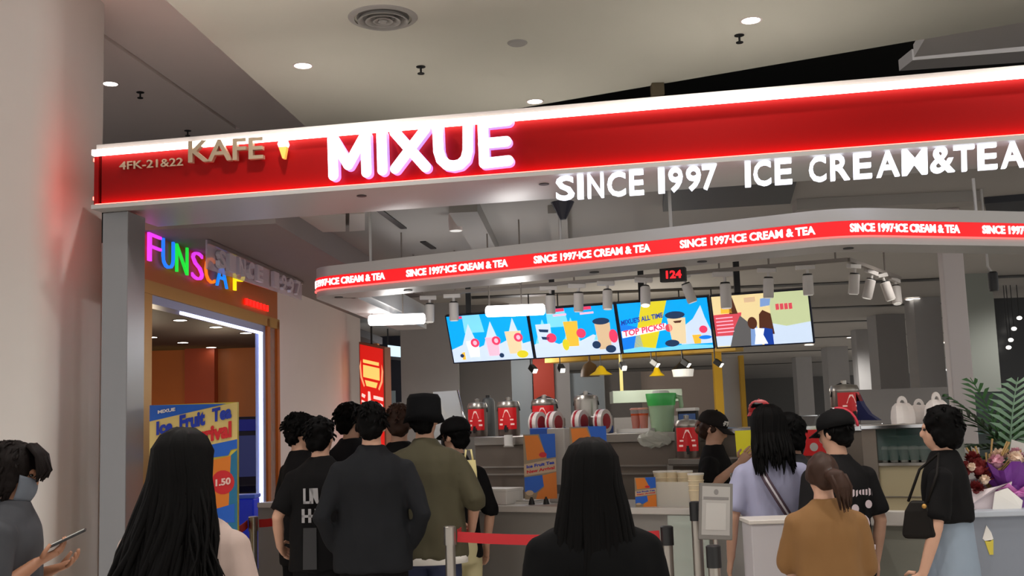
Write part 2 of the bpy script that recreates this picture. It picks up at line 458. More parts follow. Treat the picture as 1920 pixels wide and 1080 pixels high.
# hanging white letters under the fascia
hs = thing('hanging_letter_sign', 'row of white lit letters hanging under the red fascia', 'sign', Bm(2.5, 0, 2.93))
def ybl(x): return 377.5 - .0725*(x-1045)
chars = [('S',1044,1078),('I',1084,1095),('N',1103,1133),('C',1140,1174),('E',1181,1208),
         ('1',1235,1247),('9',1254,1281),('9',1287,1315),('7',1317,1345),
         ('I',1397,1408),('C',1413,1446),('E',1453,1485),
         ('C',1517,1549),('R',1557,1593),('E',1600,1634),('A',1643,1686),('M',1691,1738),('&',1744,1789),('T',1788,1826),('E',1833,1868),('A',1876,1920)]
for c, xa, xb in chars:
    h = 45 + 5*(xa-1045)/870
    b = MB(); text_into(b, c, bquad((xa, ybl(xa)), (xb, ybl(xb)), (xa-1, ybl(xa)-h), .0, .03), .018 if c != '1' else -.01)
    b.build('letter', M_cool, hs)
b = MB()
for xa, xb in ((1044,1209),(1231,1346),(1397,1486),(1517,1921)):
    p, q2 = at_pl(xa, ybl(xa)-49, L0, nb), at_pl(xb, ybl(xb)-51, L0, nb); b.bar(p - nb*.01, q2 - nb*.01, .02, .012)
    for k in range(int((xb-xa)/38)+1):
        x = xa + 10 + 38*k
        if x < xb: r0 = at_pl(x, ybl(x)-49, L0, nb); b.bar(r0 - nb*.01, Vector((r0.x, r0.y, 2.925)) - nb*.01, .008, .008, (0,1,0))
b.build('rail', M_metal, hs)

# ------------------------------------------------------------ ring canopy with the red band
RP = [Vector(p) for p in ((-1.10, 10.6), (-1.40, 7.76), (1.86, 6.13), (4.6, 6.92))]
def fillet(pts, rads, n=10):
    out = [pts[0]]
    for i in range(1, len(pts)-1):
        p, a, c = pts[i], (pts[i-1]-pts[i]).normalized(), (pts[i+1]-pts[i]).normalized()
        ang = a.angle(c); t = rads[i-1]/math.tan(ang/2)
        A, C = p + a*t, p + c*t
        cen = p + (a+c).normalized()*(rads[i-1]/math.sin(ang/2))
        a0, a1 = (A-cen), (C-cen)
        for k in range(n+1):
            f = k/n; v = (a0*(1-f) + a1*f).normalized()*rads[i-1]; out.append(cen + v)
    return out + [pts[-1]]
RPATH = fillet(RP, [.22, .55])
RS = [0.0]
for a, c in zip(RPATH, RPATH[1:]): RS.append(RS[-1] + (c-a).length)
def Rat(s):
    for i in range(len(RS)-1):
        if s <= RS[i+1] or i == len(RS)-2:
            f = (s-RS[i])/(RS[i+1]-RS[i]); p = RPATH[i].lerp(RPATH[i+1], f); d = (RPATH[i+1]-RPATH[i]).normalized(); break
    def nrm(j):
        d = (RPATH[j+1]-RPATH[j]).normalized() if j < len(RPATH)-1 else (RPATH[j]-RPATH[j-1]).normalized(); return Vector((d.y, -d.x))
    n = nrm(i)
    return p, -n if n.y > 0 and abs(n.y) > .5 else n
def side(i):
    ds = []
    if i > 0: ds.append((RPATH[i]-RPATH[i-1]).normalized())
    if i < len(RPATH)-1: ds.append((RPATH[i+1]-RPATH[i]).normalized())
    d = sum(ds, Vector((0,0))).normalized()
    return Vector((d.y, -d.x))
# outward is to the viewer
SGN = 1 if side(len(RPATH)//2).y < 0 else -1
def ribbon(mb, i0, i1, o0, o1, z0, z1):
    ps = [(RPATH[i] + side(i)*SGN*o0, RPATH[i] + side(i)*SGN*o1) for i in range(i0, i1+1)]
    n = len(ps); vs = []
    for a, c in ps: vs += [(a.x,a.y,z0),(c.x,c.y,z0),(c.x,c.y,z1),(a.x,a.y,z1)]
    fs = []
    for k in range(n-1):
        for j in range(4): fs.append((k*4+j, k*4+(j+1)%4, k*4+4+(j+1)%4, k*4+4+j))
    fs += [(0,1,2,3), ((n-1)*4+3,(n-1)*4+2,(n-1)*4+1,(n-1)*4)]
    return mb.add(vs, fs)
NP = len(RPATH)-1
ring = thing('ring_canopy', 'grey metal canopy band curving over the counter with a red lit stripe', 'canopy', (.3, 6.95, 2.44))
b = MB(); ribbon(b, 0, NP, -.3, 0, 2.63, 2.70); ribbon(b, 0, NP, -.28, 0, 2.495, 2.54); ribbon(b, 0, NP, -.3, -.02, 2.54, 2.63)
b.build('canopy_shell', M_metal, ring, smooth='auto')
M_band = mat('red_lit_band', (232,14,22), 0.4, emit=.9)
b = MB(); ribbon(b, 0, NP, -.02, .004, 2.545, 2.628); b.build('red_band', M_band, ring, smooth='auto')
b = MB(); ribbon(b, 0, NP, -.005, .012, 2.536, 2.544); b.build('led_edge', mat('band_edge', (255,96,92), emit=1.6), ring, smooth='auto')
def s_at(px, z):
    best = None
    for k in range(1200):
        s = RS[-1]*k/1200; p, n = Rat(s)
        d = Vector((p.x, p.y, z)) - CAM
        if d.dot(fw) <= 0: continue
        x = 960 + F*d.dot(rt)/d.dot(fw)
        if s < (RPATH[1]-RPATH[0]).length: continue
        if best is None or abs(x-px) < best[0]: best = (abs(x-px), s)
    return best[1]
def ring_fn(sa, sb, z0, z1, o0, o1):
    def fn(u, v, t):
        s = sa + (sb-sa)*u; p, n = Rat(s); n = n.normalized()
        if n.dot(Vector((0,-1))) < 0 and s > 3.2: n = -n
        q3 = p + n*(o0 + (o1-o0)*t); return Vector((q3.x, q3.y, z0 + (z1-z0)*v))
    return fn
M_bandtxt = mat('band_letters', (255,236,236), emit=1.5)
tl = (s_at(953, 2.59) - s_at(762, 2.59))
for pa, pb in ((None, 722), (762, 953), (1002, 1220), (1275, 1530), (1592, 1797), (1840, None)):
    if pa is None: sb = s_at(pb, 2.59); sa = sb - tl
    elif pb is None: sa = s_at(pa, 2.59); sb = sa + tl
    else: sa, sb = s_at(pa, 2.59), s_at(pb, 2.59)
    text('lettering', 'SINCE 1997·ICE CREAM & TEA', ring_fn(sa, sb, 2.563, 2.612, .004, .010), M_bandtxt, ring, .03)
for px in (690, 1052, 1850):
    p, n = Rat(s_at(px, 2.7)); b = MB(); b.lathe([(.01,0),(.01,.45 if px < 950 else .224)], 8, (p.x, p.y + .15, 2.70))
    b.build('hanger_rod', M_metal, ring)
for px in (618, 750, 1104, 1310, 1590):
    p, n = Rat(s_at(px, 2.5)); b = MB()
    b.lathe([(.03,-.005),(.03,.004)], 12, (p.x+.04, p.y+.13, 2.495))
    b.build('soffit_downlight', M_black, ring)

# ------------------------------------------------------------ ceiling fittings
dl = thing('ceiling_downlight', 'round recessed downlight glowing beside a sprinkler in the red-lit corner by the pillar', 'downlight', at_z(568,123,UPZ))
b = MB(); b.lathe([(.075,-.004),(.075,.004),(.062,.004),(.062,-.004)], 24, closed=True); b.build('trim_ring', M_white, dl, world=False)
b = MB(); b.lathe([(.061,-.003),(.061,.0)], 24); b.build('lens', M_lampw, dl, world=False)
dl['label'] = 'round ceiling downlight above the lit snow-white brand letters'
DL = [dl]
for px, py, z, lab in ((1408,38,UPZ,'round ceiling downlight beside the sprinkler near the top right'), (1003,190,UPZ,'round ceiling downlight just above the lit edge of the red fascia'), (207,157,SIDEZ,'round ceiling downlight next to the big white pillar')):
    DL.append(dup(dl, at_z(px, py, z), 0, lab))
dl['group'] = 'mall ceiling downlights'
for o in DL: o['group'] = 'mall ceiling downlights'; lamp('overhead_beam', 'SPOT', Vector(o.location) - Vector((0,0,.02)), 150, (1,.965,.91), .06, Vector(o.location) - Vector((0,0,2)), 120)
# unseen spots added overhead, out of the frame, to light the people
for x, y in ((-3.2,3.6),(-1.2,3.4),(0.8,3.2),(2.8,3.0),(-3.2,1),(-1.2,1),(.8,.8),(2.8,.6),(-1.2,5.6),(1.0,5.4),(3.0,5.0)):
    lamp('overhead_beam', 'SPOT', (x, y, UPZ-.02), 120, (1,.97,.92), .06, (x, y, 0), 120)
df = thing('air_diffuser', 'round stepped air diffuser in the pale ceiling', 'air vent', at_z(718,33,UPZ))
b = MB(); b.lathe([(.22,-.006),(.225,.0),(.20,.004),(.185,-.012)], 40, closed=True); b.build('outer_ring', M_low, df, world=False, smooth='auto')
for r in (.165, .115, .065):
    b = MB(); b.lathe([(r,-.03),(r-.012,-.03),(r-.035,-.004),(r-.02,-.004)], 36, closed=True); b.build('cone_ring', M_low, df, world=False, smooth='auto')
b = MB(); b.lathe([(.17,-.004),(.17,0)], 36); b.build('dark_throat', M_dkgrey, df, world=False)
b = MB(); b.lathe([(.025,-.035),(.03,-.03),(.025,-.004)], 20); b.build('hub', M_low, df, world=False)
spk = thing('sprinkler_head', 'small dark sprinkler head on the ceiling beside the brightest high downlight', 'sprinkler', at_z(1386,66,UPZ))
b = MB(); b.lathe([(.035,-.004),(.035,0)], 14); b.lathe([(.008,-.05),(.008,-.004)], 8); b.build('stem', M_black, spk, world=False)
b = MB(); b.lathe([(.026,-.056),(.026,-.05)], 12); b.build('deflector_plate', M_black, spk, world=False)
spk['group'] = 'ceiling sprinklers'
dup(spk, at_z(789,125,UPZ), 0, 'small dark sprinkler head on the ceiling between the air diffuser and the lit brand letters')
dup(spk, at_z(263,173,SIDEZ), 0, 'small dark sprinkler head near the pillar and its downlight')
dup(spk, at_z(352,245,SIDEZ), 0, 'small sprinkler head just above the fascia by the ceiling groove')
p = at_z(970,80,UPZ); b = MB(); b.lathe([(.06,-.012),(.07,-.004),(.07,0)], 24, p); tag(b.build('ceiling_speaker', M_low), 'small flat round speaker cover on the ceiling', 'speaker')
p = at_z(1232,158,UPZ); b = MB(); b.box(p.x-.05, p.x+.05, p.y-.05, p.y+.05, UPZ-.1, UPZ); tag(b.build('junction_box', mat('brown_box', (86,74,52), .6), bevel=.006), 'small brown box on the ceiling just above the red fascia', 'junction box')
sp = thing('ceiling_spotlight', 'white round spotlight can under the low ceiling above the canopy band', 'spotlight', at_y(854,408,8.3))
zt = 3.15 - sp.location.z
b = MB(); b.lathe([(.012,.05),(.012,zt)], 10); b.build('stem', M_metal, sp, world=False)
b = MB(); b.lathe([(.05,-.1),(.055,-.02),(.05,.05),(.02,.06)], 20); b.build('can', M_white, sp, world=False, smooth='auto')
b = MB(); b.lathe([(.045,-.103),(.045,-.099)], 20); b.build('lens', mat('lens_soft', (230,228,224), emit=.5), sp, world=False)
spk2 = thing('hanging_speaker', 'dark cone-shaped speaker below the first hanging letter', 'speaker', at_y(1055,388,7.0))
b = MB(); b.lathe([(.02,-.08),(.06,.0),(.075,.03)], 16); b.build('body', mat('navy_plastic', (26,28,44), .5), spk2, world=False)
b = MB(); b.lathe([(.008,.03),(.008,3.15-spk2.location.z)], 8); b.build('stem', M_metal, spk2, world=False)
# ------------------------------------------------------------ arcade shop on the left wall
shop = thing('arcade_shopfront', 'orange wood arcade shopfront with coloured neon letters and an edge-lit doorway', 'shopfront', W(9, 0, 0))
M_woodd = mat('brown_wood', (178,92,20), 0.45, noise_amt=.12, nscale=2)
b = MB(); wbox(b, 7.44, 10.49, 2.6, 2.95, -.1, 0); b.build('sign_board', M_woodd, shop)
b = MB(); wbox(b, 7.44, 7.62, 0, 2.6, -.1, 0.01); wbox(b, 7.44, 10.49, 2.53, 2.62, -.1, .02); b.build('door_frame', M_gold, shop)
b = MB(); wbox(b, 10.12, 10.20, .5, 2.6, -.05, .02); wbox(b, 10.42, 10.49, 0, 2.6, -.05, .02); wbox(b, 10.12, 10.49, 0, .9, -.05, .02); wbox(b, 10.2, 10.42, .9, 2.6, -.05, -.04)
b.build('side_panel', M_woodd, shop)
b = MB(); wbox(b, 10.2, 10.42, .9, 2.53, -.01, -.005); b.build('side_glass', M_glass, shop)
b = MB(); wbox(b, 7.62, 10.12, 2.47, 2.53, -.12, 0.0); wbox(b, 10.05, 10.12, 0, 2.53, -.07, 0.0); b.build('inner_reveal', mat('blue_grey_trim', (150,160,196), .35), shop)
M_blued = mat('led_blue_white', (214,220,255), emit=5)
b = MB(); wbox(b, 8.2, 10.05, 2.452, 2.468, -.03, 0.0); wbox(b, 10.03, 10.05, .5, 2.49, -.03, -.005); b.build('led_strip', M_blued, shop)
# neon letters, taller than the gap so the soffit hides their tops
neon = {'F': (224,60,236), 'U': (30,120,255), 'N': (30,214,60), 'S': (220,60,232), 'C': (250,120,20), 'A': (20,130,250), 'P': (250,230,20), 'E': (250,30,20)}
def wtext(b, ch, pa, pb, ztop, zbot, off=.02, bold=-.012, th=.016):
    ya = wall_px(pa, 500).y; yb = wall_px(pb, 500).y
    text_into(b, ch, frame_fn(W(ya, off, zbot), W(yb, off)-W(ya, off), Vector((0,0,ztop-zbot)), nw*th), bold)
for ch, pa, pb, zt_, zb_ in (('F',270,294,2.945,2.75),('U',297,319,2.945,2.74),('N',323,345,2.945,2.74),('S',353,374,2.945,2.73),('C',378,396,2.945,2.74),('A',399,420,2.945,2.74),('P',432,452,2.945,2.75)):
    b = MB(); wtext(b, ch, pa, pb, zt_, zb_); b.build('neon_letter', mat('neon_' + ch, neon[ch], .4, emit=1.0), shop)
b = MB()
for k in range(7):
    y0 = wall_px(456 + k*6.4, 560).y; y1 = wall_px(460.5 + k*6.4, 560).y
    p0, p1 = W(y0, .012, 2.665 + .006*(k % 2)), W(y1, .012, 0); b.slab([p0, p0 + (p1-p0)*1, W(y1,.012,2.72), W(y0,.012,2.715)][:1] + [W(y1,.012,2.665), W(y1,.012,2.72), W(y0,.012,2.715)], nw*.012)
b.build('small_red_lettering', mat('neon_red_small', (255,24,16), emit=1.6), shop)
# room inside the arcade
IZ = 2.82
b = MB(); b.prism([(-12,8.0),(W(8.0,-.12).x,8.0),(W(16.4,-.26).x,16.5),(-12,16.5)], IZ, IZ+.1); struct(b.build('ceiling_arcade', mat('dark_ceiling', (64,58,58), .7)))
b = MB(); b.box(-12, W(16.3,-.3).x, 16.3, 16.5, 0, IZ); struct(b.build('wall_arcade_back', M_wood))
b = MB(); b.box(-9.2, -9, 8.0, 16.3, 0, IZ); struct(b.build('wall_arcade_side', M_wood))
b = MB(); b.box(horiz(346,16.1), horiz(402,16.1), 16.1, 16.3, 0, IZ); struct(b.build('trim_pilaster', mat('red_wood', (150,56,20), .5, noise_amt=.1)))
al = thing('arcade_downlight', 'small white downlight in the dark arcade ceiling', 'downlight', at_z(338,600,IZ), group='downlights in the arcade ceiling')
b = MB(); b.lathe([(.085,-.006),(.085,.0),(.07,.0),(.07,-.006)], 20, closed=True); b.build('trim_ring', M_black, al, world=False)
b = MB(); b.lathe([(.07,-.005),(.07,-.001)], 20); b.build('lens', M_lampw, al, world=False)
for px, py in ((405,613),(461,624),(284,632),(343,642),(396,651)): dup(al, at_z(px, py, IZ))
for x, y in ((-3.4,10.2),(-4.2,12.6),(-3.6,13.8)): lamp('arcade_light', 'POINT', (x, y, 2.3), 15, (1,.8,.55), .15)
lamp('arcade_wall_washer', 'SPOT', (horiz(305,15.4), 15.4, .4), 60, (1,.62,.1), .1, (horiz(305,16.3), 16.3, 1.7), 80)
# arcade machines seen through the doorway
def arcade_machine(loc, rz, body, lab, scr):
    t = thing('arcade_machine', lab, 'arcade machine', loc, rz, 'arcade machines')
    b = MB(); b.add([(-.3,-.35,0),(.3,-.35,0),(.3,.35,0),(-.3,.35,0),(-.3,-.35,.9),(.3,-.35,.9),(.3,.35,1.75),(-.3,.35,1.75),(-.3,-.05,1.75),(.3,-.05,1.75),(-.3,-.05,1.02),(.3,-.05,1.02)],
        [(0,3,2,1),(0,1,5,4),(4,5,11,10),(10,11,9,8),(8,9,6,7),(2,3,7,6),(0,4,10,8,7,3),(1,2,6,9,11,5)])
    b.build('cabinet', body, t, world=False, bevel=.015)
    b = MB(); b.box(-.25,.25,-.062,-.052,1.12,1.55); b.build('screen', scr, t, world=False)
    b = MB(); b.box(-.26,.26,-.066,-.052,1.6,1.72); b.build('marquee', mat('marquee_blue', (30,40,140), emit=.2), t, world=False)
    b = MB(); b.bar((-.22,-.25,.95),(.22,-.25,.95),.18,.04); b.build('control_deck', M_black, t, world=False)
M_dkblue = mat('navy_cabinet', (22,26,60), .4)
arcade_machine((horiz(455,12), 12, 0), .3, M_dkblue, 'navy arcade machine with a glowing screen just inside the doorway', mat('arcade_screen', (60,70,130), emit=.2))
arcade_machine((horiz(300,11.2), 11.2, 0), .2, mat('dark_red_cabinet', (90,16,20), .4), 'dark red arcade machine behind the yellow fruit tea poster', mat('arcade_screen_green', (60,160,110), emit=.5))
bx = at_y(460, 962, 9.0)
t = thing('blue_crate', 'bright blue plastic crate beside the arcade doorway', 'crate', (bx.x, 9.0, 0))
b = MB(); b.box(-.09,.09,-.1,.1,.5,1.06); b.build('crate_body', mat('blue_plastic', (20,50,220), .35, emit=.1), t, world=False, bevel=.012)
b = MB(); b.box(-.10,.10,-.11,.11,1.06,1.09); b.build('rim', mat('blue_rim', (70,110,240), .35), t, world=False, bevel=.006)
b = MB(); b.box(-.1,.1,-.11,.11,0,.5); b.build('stand', mat('teal_stand', (24,70,90), .5), t, world=False)
# clear acrylic sign hung under the soffit
ac = thing('acrylic_hanging_sign', 'clear acrylic strip with silver letters hanging in front of the neon letters', 'sign', W(9.1, .28, 2.75))
SA, SB = W(7.9, .28), W(10.3, .28)
def sw(u, z, o=0): return SA.lerp(SB, u) + Vector((0,0,z)) + nw*o
b = MB(); b.slab([sw(0,2.945), sw(1,2.945), sw(1,2.775), sw(0,2.735)], nw*.012); b.build('acrylic_sheet', mat('acrylic', (206,200,212), .15, alpha=.5), ac)
b = MB(); b.slab([sw(0,2.945,.014), sw(1,2.945,.014), sw(1,2.92,.014), sw(0,2.915,.014)], nw*.015); b.build('top_rail', M_chrome, ac)
for k, ch in enumerate('SINCE 1997'):
    if ch == ' ': continue
    b = MB(); u = .06 + k*.09
    text_into(b, ch, frame_fn(sw(u, 2.765+.03*u, .02), sw(u+.06,0)-sw(u,0), Vector((0,0,.13)), nw*.03), .03); b.build('letter', mat('silver_letter', (206,202,212), .25, .2), ac)

# ------------------------------------------------------------ fruit tea poster stand by the post
C_pb = mat('poster_blue', (18,92,196), .5); C_py = mat('poster_yellow', (206,186,60), .5); C_pp = mat('poster_cream', (222,196,120), .5)
C_po = mat('poster_orange', (222,122,24), .5); C_pr = mat('poster_red', (206,24,34), .5); C_pn = mat('poster_navy', (20,40,140), .5); C_pt = mat('poster_teal', (20,110,150), .5)
def flat(b, fn, pts, layer, ci):
    b.cur = ci; b.poly([fn(u, v, layer) for u, v in pts])
pst = thing('poster_stand', 'tall yellow and blue fruit tea poster board standing by the grey post', 'poster', at_y(362, 830, 7.25) * Vector((1,1,0)) if False else (horiz(362,7.25), 7.25, 0))
pa, pb_ = at_y(281, 760, 7.3), at_y(445, 755, 7.22); zt1 = at_y(281, 760, 7.3).z; zb1 = .08
po = Vector((pa.x, pa.y, zb1)); pe = Vector((pb_.x-pa.x, pb_.y-pa.y, 0)); pz = Vector((0,0,zt1-zb1)); pn = Vector((pe.y, -pe.x, 0)).normalized()
b = MB(); b.slab([po, po+pe, po+pe+pz, po+pz], -pn*.025); b.build('board', C_py, pst)
fn = lambda u, v, k: po + pe*u + pz*v + pn*(.002 + .0012*k)
b = MB()
flat(b, fn, [(0,1),(.88,.995),(0,.938)], 1, 0)
flat(b, fn, [(0,.94),(1,1),(1,.84),(.0,.76)], 0, 1)
flat(b, fn, [(.0,.80),(1,.86),(1,.825),(.6,.80),(0,.775)], 2, 0)
flat(b, fn, [(.5,.825),(.97,.85),(.9,.80),(.62,.79)], 3, 0)
flat(b, fn, [(.1,.74),(.95,.80),(.95,.3),(.75,.28),(.7,.2),(.1,.25)], 2, 2)
flat(b, fn, [(.93,.80),(1,.82),(1,.2),(.86,.3)], 3, 5)
flat(b, fn, [(0,.7),(.1,.7),(.1,.1),(0,.1)], 2, 4)
cir = lambda cu, cv, ru, rv, n=18: [(cu+ru*math.cos(2*math.pi*k/n), cv+rv*math.sin(2*math.pi*k/n)) for k in range(n)]
flat(b, fn, cir(.84,.70,.13,.045), 4, 3)
flat(b, fn, [(.74,.60),(.97,.62),(.97,.55),(.8,.55)], 4, 0)
b.build('print', [C_pb, C_pp, C_po, C_pr, C_py, C_pt], pst)
def ptext(s, u0_, v0_, u1, v1, h, m, bold=.03, lay=6):
    A = fn(u0_, v0_, lay); B2 = fn(u1, v1, lay); return text('lettering', s, frame_fn(A, B2-A, Vector((0,0,h)), pn*.002), m, pst, bold)
C_ptd = mat('poster_text_blue', (16,50,170), .5)
ptext('Ice', .085, .884, .27, .893, .088, C_ptd, .05); ptext('Fruit', .35, .899, .64, .917, .098, C_ptd, .05); ptext('Tea', .72, .926, .94, .94, .088, C_ptd, .05)
ptext('New', .085, .815, .34, .831, .09, C_pr, .05); ptext('Arrival', .42, .838, .94, .868, .105, C_pr, .05)
ptext('MIXUE', .10, .966, .30, .975, .022, M_paper, .04); ptext('1.50', .76, .685, .93, .692, .045, mat('price_pale', (240,200,190), .5), .04)
b = MB(); b.bar(po + pe*.5 - pn*.02, po + pe*.5 - pn*.4 - Vector((0,0,.06)), .04, .02); b.build('rear_leg', M_black, pst)
b = MB(); b.bar(po + pe*.15 - pn*.012, po + pe*.15 - pn*.012 - Vector((0,0,.08)), .03,.02,(0,1,0)); b.build('foot', M_black, pst)
b = MB(); b.bar(po + pe*.85 - pn*.012, po + pe*.85 - pn*.012 - Vector((0,0,.08)), .03,.02,(0,1,0)); b.build('foot', M_black, pst)

# ------------------------------------------------------------ red lightbox and the lit shop beyond
lb = thing('lightbox_poster', 'tall narrow red lit poster with a gold badge, hung beside the white side wall', 'lightbox', at_y(696, 700, 13.2) * 1.0)
A = at_y(673, 641, 13.25); B2 = at_y(721, 651, 13.0); A2 = Vector((A.x, A.y, A.z-1.3)); ex = B2-A; ez = Vector((0,0,-1.3)); ln = Vector((ex.y, -ex.x, 0)).normalized()
b = MB(); b.slab([A, B2, B2+ez, A2], -ln*.1); b.build('case', mat('lightbox_case', (150,100,80), .5, .3), lb)
fl = lambda u, v, k: A + ex*u + ez*v + ln*(.003 + .002*k)
b = MB(); flat(b, fl, [(.04,.02),(.94,.02),(.94,.99),(.04,.99)], 0, 0)
flat(b, fl, [(.16,.15),(.78,.15),(.78,.18),(.16,.18)], 1, 1); flat(b, fl, [(.16,.20),(.8,.20),(.8,.31),(.16,.31)], 1, 1); flat(b, fl, [(.22,.335),(.72,.335),(.66,.385),(.28,.385)], 1, 1)
for sgn in (-1, 1):
    flat(b, fl, [(.48+sgn*.40,.16),(.48+sgn*.46,.22),(.48+sgn*.43,.32),(.48+sgn*.30,.40),(.48+sgn*.26,.385),(.48+sgn*.37,.31),(.48+sgn*.40,.22)], 1, 2)
for r in ([(.1,.46),(.24,.47),(.2,.5),(.08,.49)], [(.08,.52),(.27,.53),(.27,.55),(.08,.545)], [(.06,.57),(.42,.575),(.42,.595),(.06,.59)], [(.34,.43),(.42,.43),(.5,.66),(.32,.66)], [(.55,.455),(.92,.455),(.92,.485),(.55,.485)], [(.58,.52),(.68,.51),(.72,.62),(.62,.64)], [(.8,.51),(.9,.52),(.94,.6),(.86,.62)], [(.62,.62),(.92,.61),(.92,.65),(.62,.66)]):
    flat(b, fl, r, 1, 3)
b.build('lit_print', [mat('lb_red', (214,26,20), .5, emit=.75), mat('lb_gold', (255,206,110), .5, emit=.9), mat('lb_peach', (255,170,120), .5, emit=.8), mat('lb_pink', (255,214,204), .5, emit=.9)], lb)
b = MB(); m_ = A.lerp(B2, .38); b.lathe([(.012, 0), (.012, 3.15-m_.z)], 8, m_ - ln*.05); b.build('hanger', M_black, lb)
t = thing('shop_light_sign', 'small white lit sign in the dark corridor beside the red poster', 'sign', at_y(738, 660, 17.6))
A = at_y(727, 647, 17.6); B2 = at_y(752, 650, 17.6); ez = Vector((0,0,-.2))
b = MB(); b.slab([A, B2, B2+ez, A+ez], (0,.06,0)); b.build('lit_face', mat('sign_cold', (200,226,240), emit=1.1), t)
b = MB(); b.bar(A+ez, B2+ez+Vector((.05,0,0)), .08, .05); b.bar(A+Vector((0,.03,0)), A+Vector((0,.03,3.15-A.z)), .02, .02, (0,1,0)); b.build('bracket', M_black, t)
b = MB(); b.box(horiz(729,18.4), horiz(742,18.4), 18.4, 18.5, 0, 2.2); struct(b.build('trim_pale', mat('pale_teal_panel', (150,166,172), .5)))
lamp('corridor_light', 'POINT', (-1.7, 16.4, 2.6), 10, (.9,.95,1), .2)

# ------------------------------------------------------------ yellow kiosk behind the stall
def vbox(pa, pb, y, z0, z1, m, name, parent, th=.12):
    b = MB(); b.box(horiz(pa, y), horiz(pb, y), y, y+th, z0, z1); return b.build(name, m, parent)
M_bg = mat('blue_grey_panel', (150,160,168), .6)
kiosk = thing('yellow_kiosk', 'yellow framed kiosk with a red panel standing behind the menu screens', 'kiosk', (horiz(1180,15.6), 15.6, 0))
b = MB(); b.bar(Vector((horiz(1036,15.6),15.6,2.55)), Vector((horiz(1395,14.2),14.2,2.55)), .3, .28); b.build('top_beam', M_yellow, kiosk)
for pa, pc, y in ((1345,1360,14.3), (1394,1402,15.4)):
    b = MB(); b.box(horiz(pa,y), horiz(pc,y), y, y+.12, 0, 2.42); b.build('post', M_yellow, kiosk)
vbox(957, 1001, 16.4, 0, 3.0, M_bg, 'wall_panel', kiosk); vbox(1003, 1042, 16.3, 0, 3.0, mat('brick_red_panel', (176,48,20), .6), 'red_panel', kiosk)
vbox(1043, 1072, 16.4, 0, 3.0, M_grey, 'wall_panel', kiosk); vbox(1072, 1136, 16.5, 0, 2.3, M_bg, 'wall_panel', kiosk); vbox(1137, 1206, 16.6, 0, 2.3, M_dkgrey, 'wall_panel', kiosk)
vbox(1206, 1345, 16.7, 0, 2.3, mat('warm_grey_panel', (170,156,148), .6), 'wall_panel', kiosk); vbox(1362, 1394, 15.5, 0, 2.4, M_grey, 'wall_panel', kiosk)
b = MB(); b.box(horiz(1152,14.0), horiz(1282,14.0), 14.0, 14.5, 1.80, 1.95); b.build('counter_hood', mat('green_grey', (150,162,148), .5), kiosk)
b = MB(); b.box(horiz(1152,14.1), horiz(1300,14.1), 14.1, 14.4, 0, 1.62); b.build('counter_base', M_dkgrey, kiosk)
b = MB(); b.box(horiz(1166,14.2), horiz(1172,14.2), 14.2, 14.24, 1.95, 2.5); b.build('pole', mat('pale_yellow', (206,190,110), .5), kiosk)
pl_ = thing('pendant_lamp', 'wide yellow enamel pendant lamp hanging in the kiosk behind the screens', 'pendant lamp', at_y(1127,703,14.6), group='yellow kiosk pendants')
def ylamp(t, r):
    b = MB(); b.lathe([(r,0),(r*.9,.012),(r*.5,.05),(r*.35,.09),(.02,.12)], 20); b.build('shade', mat('yellow_enamel', (230,190,20), .3, emit=.15), t, world=False, smooth='auto')
    b = MB(); b.lathe([(r*.5,.002),(r*.5,.006)], 16); b.build('bulb', M_lampw, t, world=False)
    b = MB(); b.lathe([(.006,.12),(.006,2.45-t.location.z if t.location.z < 2.3 else .3)], 6); b.build('cord', M_black, t, world=False)
ylamp(pl_, .15)
pl2 = thing('pendant_lamp', 'smaller stepped yellow pendant lamp to the side of the white lamp shade', 'pendant lamp', at_y(1232,705,14.4), group='yellow kiosk pendants'); ylamp(pl2, .10)
pw = thing('pendant_lamp', 'white lamp shade with a black cap hanging in the kiosk behind the screens', 'pendant lamp', at_y(1281,706,14.2))
b = MB(); b.lathe([(.125,0),(.14,.09)], 22); b.build('shade', mat('white_shade', (226,222,214), .5, emit=.5), pw, world=False)
b = MB(); b.lathe([(.14,.09),(.06,.16),(.02,.2),(.008,.3)], 18); b.build('cap', M_black, pw, world=False)
bt = thing('brown_hood', 'brown rounded hood hanging beside the yellow pendant lamp', 'hood', at_y(1106,695,15.0))
b = MB(); b.lathe([(.13,-.08),(.12,.0),(.08,.08),(.02,.12),(.01,.22)], 18); b.build('hood_shell', mat('brown_shell', (106,80,50), .5), bt, world=False, smooth='auto')
ks = thing('kiosk_spotlight', 'small black spotlight under the yellow kiosk beam', 'spotlight', at_y(995,687,13.6), group='black kiosk spotlights')
b = MB(); b.bar((0,0,0),(0.05,-.06,-.06),.07,.07); b.build('can', M_black, ks, world=False, bevel=.01)
b = MB(); b.bar((.05,-.06,-.06),(.054,-.066,-.066),.055,.055); b.build('lens', mat('spot_lens', (255,250,236), emit=2.5), ks, world=False)
b = MB(); b.lathe([(.008,0),(.008,3.15-ks.location.z)], 8); b.build('stem', M_black, ks, world=False)
for px, py in ((1050,686),(1165,682),(1221,676),(1279,676),(1340,676)): dup(ks, at_y(px, py, 13.6), R(-20 if px < 1200 else 25))
lamp('kiosk_light', 'POINT', (horiz(1200,13.4), 13.4, 2.25), 36, (1,.93,.8), .2)
lamp('kiosk_light', 'POINT', (horiz(1000,15.4), 15.4, 2.4), 20, (1,.95,.9), .2)
